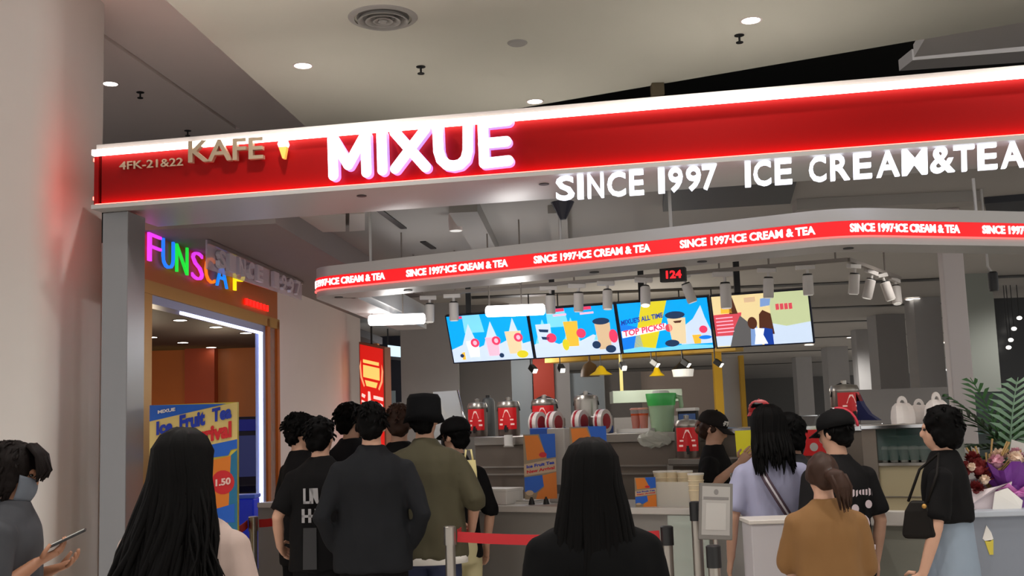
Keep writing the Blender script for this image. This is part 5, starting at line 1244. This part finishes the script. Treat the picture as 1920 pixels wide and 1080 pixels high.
    if pants is not None:
        b = MB(); n = 20; vs = []; rg = [(.76,.165,.13),(.86,.176,.132),(.94,.172,.126),(1.0,.158,.116)] if hem < 1.05 else [(.76,.165,.13),(.86,.178,.134),(.98,.166,.124),(1.14,.15,.112)]
        for z, rx, ry in rg:
            for k in range(n):
                a = 2*math.pi*k/n; vs.append(X((0,0,z)) + Vector((rx*wd*s*math.cos(a), ry*s*math.sin(a), 0)))
        b.add(vs, [(i*n+j, i*n+(j+1)%n, (i+1)*n+(j+1)%n, (i+1)*n+j) for i in range(3) for j in range(n)] + [tuple(range(n-1,-1,-1)), tuple(3*n+j for j in range(n))])
        for sg in (-1, 1): b.tube([X((sg*.086,0,.86)), X((sg*.092,.0,.72)), X((sg*.096,.01,.48)), X((sg*.1,-.005,.09))], [.094*s*wd,.09*s*wd,.074*s,.068*s], 14)
        me = solid(b, .013, 5); ripple(me, .009*s, 8, seed+3); put('trousers', me, pants, t)
        for sg in (-1, 1):
            b = MB(); b.blob(X((sg*.1,.055,.04)), (.05*s,.135*s,.045*s)); b.box((sg*.1-.046)*s, (sg*.1+.046)*s, -.07*s, .18*s, 0, .02*s); b.build('shoe', M_shoe, t, smooth='auto', world=False)
    hm = hair_m or M_hair; rr = random.Random(seed + 11)
    if hair in ('short','curly','tuft','bob','under'):
        b = MB()
        if hair == 'bob': bl = [((0,-.022,.025),(.094,.104,.1)), ((0,-.045,-.04),(.09,.074,.085)), ((-.07,-.01,-.04),(.026,.05,.075)), ((.07,-.01,-.04),(.026,.05,.075))]
        elif hair == 'under': bl = [((0,-.035,.0),(.084,.078,.062)), ((0,-.05,-.045),(.068,.052,.055)), ((-.068,.0,-.005),(.018,.035,.035)), ((.068,.0,-.005),(.018,.035,.035))]
        else: bl = [((0,-.02,.03),(.086,.1,.094)), ((0,-.05,-.03),(.072,.056,.07)), ((0,.05,.075),(.06,.045,.03)), ((-.07,-.015,.0),(.018,.04,.04)), ((.07,-.015,.0),(.018,.04,.04))]
        for c, r in bl: b.blob(Hd(c), [v*s for v in r], HM)
        me = solid(b, .0095, 3); ripple(me, (.012 if hair != 'curly' else .02)*s, 26 if hair != 'curly' else 38, seed, (1,1,1))
        l = MB()
        for k in range(90 if hair != 'under' else 30):
            az = rr.uniform(0, 6.28); e = rr.uniform(-.4, 1.45)
            if math.sin(az) > .45 and e < .75: continue
            d = Vector((math.cos(az)*math.cos(e), math.sin(az)*math.cos(e), math.sin(e))); p = Vector((d.x*.086, -.022 + d.y*.1, .026 + d.z*.094))
            if hair == 'under' and p.z > .015: continue
            dn = Vector((rr.uniform(-.6,.6), rr.uniform(-.6,.6), -.9)) + d*(.55 if hair == 'curly' else .4); ln_ = rr.uniform(.02,.04)
            l.tube([Hd(p*.97), Hd(p + dn.normalized()*ln_*.5 + d*.006), Hd(p + dn.normalized()*ln_)], [.008*s,.007*s,.0015*s], 5)
        join_into(me, l); put('hair', me, hm, t)
    if isinstance(hair, tuple) and hair[0] == 'long':      # ('long', end z in pose space, spread at the end, wave)
        _, ze, spread, wave = hair[:4]; dx = hair[5] if len(hair) > 5 else 0
        b = MB()
        for c, r in (((0,-.02,.028),(.09,.102,.098)), ((0,-.045,-.05),(.09,.068,.09))): b.blob(Hd(c), [v*s for v in r], HM)
        top = hc + Vector((0,-.045*s,-.02*s)); end = X((dx,-.12,ze)); L_ = 10; vs = []; n = 20
        rg = []
        for k in range(L_+1):
            f_ = k/L_; c = top.lerp(end, f_); rx = (.088 + (spread-.088)*f_**.8)*s; ry = (.062 + .01*math.sin(f_*3.1))*s*(1-.35*f_); rg.append((c.x, c.y, c.z, rx, ry))
        b.loft(rg, n)
        me = solid(b, .0105, 4); ripple(me, .014*s, 14, seed, (1.6,1.6,.35))
        l = MB()
        for k in range(hair[4] if len(hair) > 4 else 70):
            az = rr.uniform(math.pi-.35, 2*math.pi+.35); ca, sa = math.cos(az), math.sin(az); pts = []; rad = []; ext = rr.uniform(-.03,.09); ph = rr.uniform(0,6.28); wv = wave*rr.uniform(.5,1.4); nS = 13
            for j in range(nS+1):
                f_ = j/nS
                if f_ < .22:
                    g_ = f_/.22; el_ = 1.25*(1-g_) - .1*g_; d = Vector((ca*math.cos(el_), sa*math.cos(el_), math.sin(el_))); p = Hd((d.x*.091, -.02+d.y*.104, .028+d.z*.099))
                else:
                    g_ = (f_-.22)/.78; c = top.lerp(end + Vector((0,0,-ext*s)), g_); rx = (.09 + (spread-.088)*g_**.8)*s*(1+.04*math.sin(ph)); ry = .068*s*(1-.3*g_)
                    p = c + Vector((ca*rx + math.sin(g_*7+ph)*wv*g_*s, sa*ry + math.cos(g_*7+ph)*wv*.5*g_*s, 0))
                pts.append(p); rad.append((.013*(1-.15*f_) if f_ < .8 else .011*(1-(f_-.8)/.22))*s + .0008)
            l.tube(pts, rad, 6)
        join_into(me, l); put('hair', me, hm, t)
    if hair == 'ponytail':
        b = MB()
        for c, r in (((0,-.018,.026),(.086,.1,.095)), ((0,-.05,-.03),(.07,.052,.06)), ((-.066,.0,-.005),(.02,.05,.05)), ((.066,.0,-.005),(.02,.05,.05))): b.blob(Hd(c), [v*s for v in r], HM)
        b.tube([Hd((.0,-.1,-.005)), Hd((.02,-.15,-.03)), Hd((.035,-.16,-.09)), Hd((.045,-.14,-.16))], [.03*s,.05*s,.052*s,.028*s], 12)
        me = solid(b, .0095, 3); ripple(me, .012*s, 22, seed, (1,1,.5))
        l = MB()
        for k in range(34):
            o = Vector((rr.uniform(-.035,.035), rr.uniform(-.035,.02), 0)); l.tube([Hd(Vector((.0,-.1,-.005))), Hd(Vector((.02,-.15,-.03))+o), Hd(Vector((.035,-.16,-.09))+o), Hd(Vector((.045,-.14,-.17-rr.uniform(0,.05)))+o*.8)], [.01*s,.012*s,.011*s,.002*s], 5)
        join_into(me, l); put('hair', me, hm, t)
        e = MB(); e.tube([Hd((0,-.098,-.004)), Hd((.006,-.118,-.012))], [.032*s,.034*s], 12); e.build('hair_tie', M_black, t, smooth=True, world=False)
    if mask:
        b = MB(); pts = [(.0,.099,-.035),(.06,.055,-.03),(.07,.03,-.045),(.06,.035,-.09),(.0,.075,-.112)]
        nu, nv = 12, 7; vs = []
        for j in range(nv+1):
            v_ = j/nv
            for i in range(nu+1):
                a = -1.25 + 2.5*i/nu; z = -.02 - .088*v_; bulge = 1 + .16*math.sin(math.pi*v_); vs.append(Hd((.074*math.sin(a)*(1-.18*v_), .018 + .074*math.cos(a)*bulge, z + .014*abs(math.sin(a))*(1 if v_ < .5 else -.3))))
        b.add(vs, [(j*(nu+1)+i, j*(nu+1)+i+1, (j+1)*(nu+1)+i+1, (j+1)*(nu+1)+i) for j in range(nv) for i in range(nu)])
        o = b.build('face_mask', mask, t, smooth=True, world=False); so = o.modifiers.new('thick', 'SOLIDIFY'); so.thickness = .003
        for sg in (-1, 1):
            e = MB(); e.tube([Hd((sg*.07,.04,-.035)), Hd((sg*.08,.0,-.02)), Hd((sg*.078,-.014,-.01))], .0018*s, 5); e.build('ear_loop', mask, o, smooth=True, world=False)
    return t, dict(Hd=Hd, X=X, PX=PX, s=s, HM=HM, A=A)

def cap(t, h, m, brim_m=None, logo=None, yaw=0):
    Hd, s, HM = h['Hd'], h['s'], h['HM']; Y = Matrix.Rotation(R(yaw), 3, 'Z')
    b = MB(); n = 24; vs = []; rg = [(0,.094,.108),(.03,.096,.109),(.065,.085,.096),(.09,.06,.068),(.103,.025,.03)]
    for z, rx, ry in rg:
        for k in range(n):
            a = 2*math.pi*k/n; vs.append(Hd(Vector((rx*math.cos(a), -.018+ry*math.sin(a), .018+z))))
    b.add(vs, [(i*n+j, i*n+(j+1)%n, (i+1)*n+(j+1)%n, (i+1)*n+j) for i in range(4) for j in range(n)] + [tuple(4*n+j for j in range(n)), tuple(range(n-1,-1,-1))])
    o = b.build('cap', m, t, smooth=True, world=False)
    b = MB(); pts = []
    for k in range(13):
        a = R(-62 + 124*k/12); pts.append((.09*math.sin(a), .075 + .03*math.cos(a)*.3 - .012, .026 - .0)); 
    inner = [Vector((.092*math.sin(R(-62+124*k/12)), -.018 + .106*math.cos(R(-62+124*k/12)), .024)) for k in range(13)]
    outer = [Vector((.088*math.sin(R(-62+124*k/12)), .05 + .105*math.cos(R(-62+124*k/12)), .006 - .012*abs(math.sin(R(-62+124*k/12))))) for k in range(13)]
    up_ = [Hd(Y @ v) for v in inner + outer]; lo_ = [Hd(Y @ (v - Vector((0,0,.006)))) for v in inner + outer]
    b.add(up_ + lo_, [(k, k+1, 14+k, 13+k) for k in range(12)] + [(26+k, 26+13+k, 26+14+k, 26+k+1) for k in range(12)] + [(13+k, 14+k, 40+k, 39+k) for k in range(12)])
    b.build('visor', brim_m or m, o, smooth='auto', world=False)
    e = MB(); e.blob(Hd((0,-.018,.122)), (.009*s,)*3, nu=8, nv=5); e.build('button', m, o, smooth=True, world=False)
    if logo:
        az, w_ = logo; e = MB()
        for dz, x0, x1 in ((.052,-.5,.5),(.04,-.6,-.1),(.04,.1,.6),(.028,-.5,.5)):
            def q(u, z): a = R(az) + u*w_/.1; return Hd((.098*math.sin(a), -.018+.111*math.cos(a), .018+z))
            e.poly([q(x0,dz-.005), q(x1,dz-.005), q(x1,dz+.005), q(x0,dz+.005)])
        e.build('logo', M_paper, o, world=False)
    return o
def back_print(t, h, shapes, m, name='print', dy=-.137, w=1.0):
    X, s = h['X'], h['s']; b = MB()
    for sh in shapes: b.poly([X((x, dy - .0*abs(x), z)) for x, z in sh])
    return b.build(name, m, t, world=False)
def at_floor(px, y): return (horiz(px, y), y, 0)
def facing(yaw): return R(yaw)

# --- the queue
p, h = person('young person with curly black hair and dark mask at the edge of the queue', at_floor(562, 7.12), R(-55), 1.67, .9, (-15,6), shirt=M_bt, pants=M_bt, hair='curly', mask=mat('black_mask', (34,30,32), .7), seed=1,
    arms={'l': [(-.22,-.02,1.12),(-.2,.12,.95),(.1,.1,-.03),(1,0,0)]})
p, h = person('boy with cropped black hair in a black top with a pale print on its back', at_floor(600, 6.6), R(-4), 1.635, .98, (-14,4), shirt=M_bt, pants=M_bt, hair='short', seed=2, shirt_w=1.12,
    arms={'l': [(-.25,-.06,1.12),(-.27,.06,.93),(.02,.09,-.05),(1,0,0)]})
M_print = mat('grey_print', (150,148,150), .8)
sh = []
for z0, z1, cells in ((1.20,1.29,[(-.05,-.035),(-.012,.012)]),(1.09,1.17,[(-.06,-.042),(-.02,-.002),(.02,.036)])):
    for x0, x1 in cells: sh.append([(x0,z0),(x1,z0),(x1,z1),(x0,z1)])
sh += [[(-.05,1.20),(.0,1.20),(.0,1.215),(-.05,1.215)], [(-.012,1.29),(.04,1.29),(.045,1.2),(.03,1.2)], [(-.06,1.12),(.036,1.12),(.036,1.135),(-.06,1.135)]]
sh = [[(x-.02, z) for x, z in q] for q in sh]
back_print(p, h, sh, M_print, dy=-.152)
back_print(p, h, [[(-.075,.82),(.01,.82),(.01,1.06),(-.07,1.06)]], mat('dark_print', (44,44,46), .8), dy=-.156)
p, h = person('tall person with black hair and a pale mask, looking aside in the queue', at_floor(658, 7.6), R(0), 1.74, .95, (-52,2), shirt=mat('charcoal_top', (30,30,33), .9, spec=.15), pants=M_bt, hair='short', mask=mat('white_mask', (204,200,200), .7), seed=3)
p, h = person('broad man in a charcoal long-sleeved shirt with hands in pockets, seen from behind', at_floor(696, 6.2), R(4), 1.70, 1.02, (-4,10), shirt=mat('charcoal_shirt', (27,28,31), .9, noise_amt=.12, spec=.15), sleeve='long', hem=.80, pants=M_bt, hair='tuft', seed=4, shirt_w=1.15,
    arms={'l': [(-.27,-.07,1.10),(-.2,.03,.92),(.3,.3,-.9),(1,0,0)], 'r': [(.27,-.07,1.10),(.2,.03,.92),(-.3,.3,-.9),(-1,0,0)]})
p, h = person('person with short brown hair in a black top, mostly hidden between the taller men', at_floor(748, 7.2), R(-8), 1.71, .95, (10,8), shirt=M_bt, pants=M_bt, hair='short', hair_m=M_hairb, seed=5)
M_olive = mat('olive_cotton', (68,63,43), .85, noise_amt=.1, nscale=4)
p, h = person('tall man in a black bucket hat, loose olive t-shirt and navy jeans', at_floor(796, 6.6), R(-3), 1.73, 1.06, (-12,3), shirt=M_olive, sleeve='half', hem=.80, pants=mat('navy_denim', (34,42,72), .8, noise_amt=.2), hair='under', seed=6, shirt_w=1.2,
    arms={'r': [(.28,-.04,1.12),(.24,.15,.93),(-.2,.1,-.06),(-1,0,0)], 'l': [(-.27,-.02,1.12),(-.2,.17,.95),(.1,.1,0),(1,0,0)]})
Hd = h['Hd']; b = MB(); n = 28; vs = []
for z, r in ((-.05,.118),(-.052,.121),(.0,.102),(.085,.097),(.11,.082),(.117,.03)):
    for k in range(n):
        a = 2*math.pi*k/n; vs.append(Hd((r*math.cos(a), -.012+r*1.08*math.sin(a), .022+z + (.008*math.sin(3*a) if r > .114 else 0))))
b.add(vs, [(i*n+j, i*n+(j+1)%n, (i+1)*n+(j+1)%n, (i+1)*n+j) for i in range(5) for j in range(n)] + [tuple(5*n+j for j in range(n))])
b.build('bucket_hat', mat('black_hat', (11,11,13), .9, spec=.1), p, smooth=True, world=False)
b = MB(); vs = []
for z, k_ in ((.775,1.0),(.815,1.0)):
    for j in range(n):
        a = 2*math.pi*j/n; vs.append(h['X']((0,0,z)) + Vector((.235*math.cos(a), .15*math.sin(a), 0)))
b.add(vs, [(j, (j+1)%n, n+(j+1)%n, n+j) for j in range(n)] + [tuple(range(n))]); b.build('undershirt', M_paper, p, smooth=True, world=False)
p, h = person('customer in a black cap with a white mark, turned toward the counter', at_floor(853, 7.05), R(32), 1.61, .92, (18,10), shirt=M_bt, sleeve='half', pants=mat('pale_trousers', (190,180,140), .8), hair='under', mask=mat('black_mask', (34,30,32), .7), seed=7)
cap(p, h, mat('black_cap', (13,13,14), .8, spec=.15), logo=(75,.05))
t = thing('tote_bag', 'pale yellow cloth bag hanging at the side of the customer in the black cap', 'bag', at_y(880, 905, 6.62))
b = MB(); vs = []; n = 16; rg = [(0,.035,.016),(.015,.046,.024),(.08,.046,.022),(.15,.04,.014)]
for z, rx, ry in rg:
    for j in range(n): a = 2*math.pi*j/n; vs.append((rx*math.cos(a), ry*math.sin(a), z-.02))
b.add(vs, [(i*n+j, i*n+(j+1)%n, (i+1)*n+(j+1)%n, (i+1)*n+j) for i in range(3) for j in range(n)] + [tuple(range(n)), tuple(3*n+j for j in range(n))])
b.build('bag_body', mat('pale_yellow_cloth', (222,208,150), .85, noise_amt=.1), t, smooth='auto', world=False)
b = MB(); b.tube([(-.025,0,.125),(-.015,0,.19),(.015,0,.19),(.025,0,.125)], .006, 6, flat=[.5]*4); b.build('strap', mat('pale_yellow_cloth', (222,208,150), .85), t, smooth=True, world=False)

# --- the women nearest the camera
p, h = person('woman with very long wavy black hair in a pale pink top, seen from behind', at_floor(345, 3.4), R(-8), 1.555, .98, (-6,6), shirt=mat('pale_pink_top', (158,138,130), .85, noise_amt=.05), sleeve='long', pants=mat('grey_trousers', (90,88,88), .8), hair=('long', .96, .19, .06, 130, -.03), seed=21, shirt_w=1.15)
Hd, X, s = h['Hd'], h['X'], h['s']; l = MB(); rr = random.Random(4)
for k in range(22):
    x = rr.uniform(.0,.09); e = rr.uniform(-.03,.03); q0 = Vector((.075+.2*e,-.04+.5*e,.03)); ph_ = rr.uniform(0,6.3); zz = rr.uniform(1.12,1.26); pts = [Hd(q0)]
    for j in range(1, 12): f_ = j/11; pts.append(Hd(q0).lerp(X((.10+x*1.1,-.15+e,zz)), f_) + Vector((.02*math.sin(f_*9+ph_)*f_, -.015*f_, 0)))
    l.tube(pts, [.011*(1-.12*j) if j < 6 else .006*(1-(j-6)/5.5) + .0006 for j in range(12)], 6)
l.build('loose_lock', M_hair, p, smooth=True, world=False)
p, h = person('woman with long straight black hair in a black top, standing before the red belt', at_floor(1104, 3.5), R(2), 1.485, 1.1, (3,6), shirt=mat('black_top', (10,10,11), .9, spec=.1), sleeve='long', pants=M_bt, hair=('long', .88, .20, .014, 100), seed=22, shirt_w=1.2)
M_greyt = mat('dark_grey_tee', (50,51,56), .85, noise_amt=.08)
p, h = person('woman in a grey mask looking down at her phone beside the white pillar', at_floor(26, 4.35), R(-78), 1.545, 1.0, (-6,16), skin=M_skint, shirt=M_greyt, pants=M_bt, hair='bob', hair_m=M_hairc, mask=mat('grey_mask', (92,98,108), .75), seed=23,
    arms={'r': [(.22,-.03,1.10),(.13,.13,1.22),(-.2,.85,.4),(-.3,-.35,.9)], 'l': [(-.22,-.02,1.10),(-.13,.15,1.16),(.35,.8,.3),(.3,-.3,.9)]})
Hd, s = h['Hd'], h['s']; rr = random.Random(2); l = MB()
for k in range(26):
    x = rr.uniform(-.07,.07); l.tube([Hd((x*.7,.03,.118)), Hd((x,.085,.085)), Hd((x*1.1,.115+rr.uniform(-.01,.012),.03)), Hd((x*1.15,.112+rr.uniform(-.012,.01),-.002-rr.uniform(0,.02)))], [.012*s,.012*s,.01*s,.002*s], 6)
for k in range(30):
    x = rr.choice((-1,1))*rr.uniform(.06,.092); y = rr.uniform(-.09,.03); l.tube([Hd((x*.8,y,.09)), Hd((x,y,.02)), Hd((x*1.05,y-.005,-.08)), Hd((x*.95,y-.01,-.15-rr.uniform(0,.05)))], [.012*s,.014*s,.013*s,.002*s], 6)
l.build('fringe', M_hairc, p, smooth=True, world=False)
wrist = WM[p] @ h['PX'](h['A']['r'][1]); fwd = (WM[p].to_3x3() @ Vector((-.1,.9,.4))).normalized()
ph = thing('smartphone', 'dark smartphone held by the masked woman beside the pillar', 'phone', wrist + fwd*.10 + Vector((0,0,.03)))
sdv = fwd.cross(Vector((0,0,1))).normalized(); u_ = sdv.cross(fwd).normalized(); c = ph.location.copy() + fwd*.01
b = MB(); b.slab([c - fwd*.075 - sdv*.036, c + fwd*.075 - sdv*.036, c + fwd*.075 + sdv*.036, c - fwd*.075 + sdv*.036], u_*.009); b.build('phone_body', M_black, ph, bevel=.003)
b = MB(); c2 = c + u_*.0095; b.poly([c2 - fwd*.07 - sdv*.032, c2 + fwd*.07 - sdv*.032, c2 + fwd*.07 + sdv*.032, c2 - fwd*.07 + sdv*.032]); b.build('screen', mat('phone_screen', (150,156,150), .2, emit=.35), ph)

# --- the customers at the counter
M_lav = mat('lavender_cotton', (158,158,186), .85, noise_amt=.06)
p, h = person('woman with long black hair in a lavender t-shirt crossed by a bag strap', at_floor(1440, 6.06), R(0), 1.60, .95, (4,4), shirt=M_lav, hem=.86, pants=mat('grey_jeans', (120,124,136), .8), hair=('long', 1.42, .108, .006, 70), seed=24, shirt_w=1.05)
X = h['X']; b = MB(); pts = [(-.085,.02,1.45),(-.1,-.085,1.41),(-.06,-.152,1.30),(.01,-.158,1.18),(.09,-.152,1.05),(.17,-.10,.97),(.235,.02,.9)]
tg = thing('crossbody_bag', 'dark crossbody bag whose striped strap crosses the back of the lavender t-shirt', 'bag', WM[p] @ X((.29,.06,.84)))
for k, (o, m) in enumerate(((-.012, mat('strap_dark', (64,44,56), .7)), (.0, mat('strap_pale', (186,180,186), .7)), (.012, mat('strap_dark', (64,44,56), .7)))):
    b = MB(); b.tube([WM[p] @ (X(q) + Vector((o*.8, -.006, o*.6))) for q in pts], .0075, 6); b.build('strap', m, tg, smooth=True)
b = MB(); b.box(-.03,.03,-.08,.08,-.1,.06); b.build('bag_body', mat('strap_dark', (64,44,56), .7), tg, world=False, bevel=.015)
p, h = person('person with black hair looking down beside the woman in lavender', at_floor(1482, 6.34), R(-35), 1.56, .8, (-10,14), shirt=mat('black_tee2', (30,30,34), .85), pants=M_bt, hair='bob', mask=mat('grey_mask2', (70,66,74), .75), seed=25)
M_tan = mat('tan_cotton', (122,86,45), .85, noise_amt=.06)
p, h = person('short broad woman in a tan t-shirt with a brown ponytail', at_floor(1538, 5.0), R(-4), 1.38, .97, (12,10), lean=.05, skin=M_skin, shirt=M_tan, sleeve='half', hem=.62, pants=mat('brown_trousers', (96,74,52), .8), hair='ponytail', hair_m=M_hairb, seed=26, shirt_w=1.1, arm_r=1.05,
    arms={'l': [(-.205,.08,1.12),(-.14,.26,1.0),(.3,.7,0),(1,0,-.5)], 'r': [(.205,.03,1.1),(.17,.2,.97),(-.2,.7,-.1),(-1,0,0)]})
p, h = person('woman in a black t-shirt and pale blue trousers standing near the flowers', at_floor(1766, 5.6), R(58), 1.575, .9, (10,4), shirt=M_bt, hem=1.10, pants=mat('pale_blue_denim', (138,152,168), .8, noise_amt=.1), hair='bob', seed=27, skin=M_skin,
    arms={'l': [(-.235,.02,1.09),(-.25,.10,.85),(-.02,.1,-.09),(1,0,0)]})
X = h['X']; bg_ = thing('shoulder_bag', 'dark brown shoulder bag hanging behind the arm of the woman in pale blue trousers', 'bag', WM[p] @ X((-.27,.10,1.16)))
b = MB(); vs = []
for z, rx, ry in ((-.10,.035,.085),(-.08,.042,.10),(.03,.034,.075),(.08,.018,.04)):
    for sx, sy_ in ((-1,-1),(1,-1),(1,1),(-1,1)): vs.append(WM[p] @ (X((-.27,.10,1.14)) + Vector((sx*rx*.7, sy_*ry*.8, z))))
b.add(vs, [(0,3,2,1)] + [(4*i+j,4*i+(j+1)%4,4*i+4+(j+1)%4,4*i+4+j) for i in range(3) for j in range(4)] + [(12,13,14,15)]); b.build('bag_body', mat('dark_brown_leather', (17,13,10), .6, spec=.2), bg_, bevel=.012)
b = MB(); b.tube([WM[p] @ X(q) for q in ((-.275,.05,1.22),(-.235,.0,1.36),(-.15,.0,1.46),(-.16,.1,1.38),(-.255,.15,1.22))], .007, 6); b.build('strap', mat('dark_brown_leather', (17,13,10), .6, spec=.2), bg_, smooth=True)
b = MB(); c = WM[p] @ X((-.315,.06,1.2)); b.blob(c, (.012,.012,.012), nu=8, nv=5); b.build('clasp', M_gold, bg_, smooth=True)
# --- staff
M_staff = mat('staff_black', (24,23,24), .9, spec=.15)
p, h = person('staff member in a dark cap reaching forward behind the counter', at_floor(1336, 7.6), R(-112), 1.60, .9, (-5,20), shirt=M_staff, sleeve='short', pants=M_bt, hair='under', hair_m=M_hairb, seed=31, skin=M_skin,
    arms={'r': [(.25,.0,1.17),(.21,.22,1.35),(.0,.7,.7),(-1,0,0)], 'l': [(-.2,.12,1.14),(-.06,.34,1.36),(.1,.6,.5),(1,0,0)]})
cap(p, h, mat('staff_cap', (32,28,27), .8, spec=.15), logo=(20,.05))
b = MB(); Hd = h['Hd']; b.blob(Hd((0,-.1,-.03)), (.04,.04,.05)); me = solid(b, .009, 2); ripple(me, .012, 30, 3, (1,1,1)); put('hair_bun', me, mat('auburn_hair', (110,62,36), .5), p)
p, h = person('staff member in a red striped black cap and printed black t-shirt', at_floor(1566, 5.8), R(20), 1.57, 1.0, (22,12), shirt=M_staff, pants=M_bt, hair='under', seed=32)
o = cap(p, h, mat('staff_cap_black', (13,13,14), .8, spec=.15)); Hd = h['Hd']
for w0, m in ((0, mat('cap_stripe_red', (190,40,60), .6)), (.022, mat('cap_stripe_white', (226,210,214), .6))):
    b = MB(); pts = [Hd((.10*math.cos(a)*.62 + .03, -.02 - .112*math.cos(a)*.7 + w0, .024 + .104*math.sin(a))) for a in [R(-10 + 100*k/10) for k in range(11)]]; b.tube(pts, .009, 6, flat=[.6]*11); b.build('stripe', m, o, smooth=True, world=False)
rr = random.Random(8); sh = []
for k in range(8): x = -.09 + .026*k; sh.append([(x,1.27+rr.uniform(-.01,.01)),(x+.016,1.27),(x+.018,1.3),(x+.002,1.3+rr.uniform(-.01,.01))])
for k in range(3):
    cx, cz, r_ = ((-.05,1.2,.03),(.06,1.22,.028),(.0,1.12,.06))[k]; sh.append([(cx + r_*math.cos(2*math.pi*j/12), cz + r_*.8*math.sin(2*math.pi*j/12)) for j in range(12)])
for k in range(7): x, z = rr.uniform(-.07,.07), rr.uniform(.9,1.05); sh.append([(x,z),(x+rr.uniform(.02,.06),z+.005),(x+rr.uniform(.02,.05),z+.03),(x+.005,z+.035)])
sh = [[(min(.025 + x*.8, .1), z-.02) for x, z in q] for q in sh]
back_print(p, h, sh, mat('pink_white_print', (196,180,186), .8), dy=-.150)
p, h = person('kitchen worker in a red cap far behind the counter', at_floor(1426, 9.9), R(150), 1.70, .95, (0,5), shirt=M_staff, pants=M_bt, hair='short', seed=33)
cap(p, h, mat('red_cap', (206,44,52), .7))
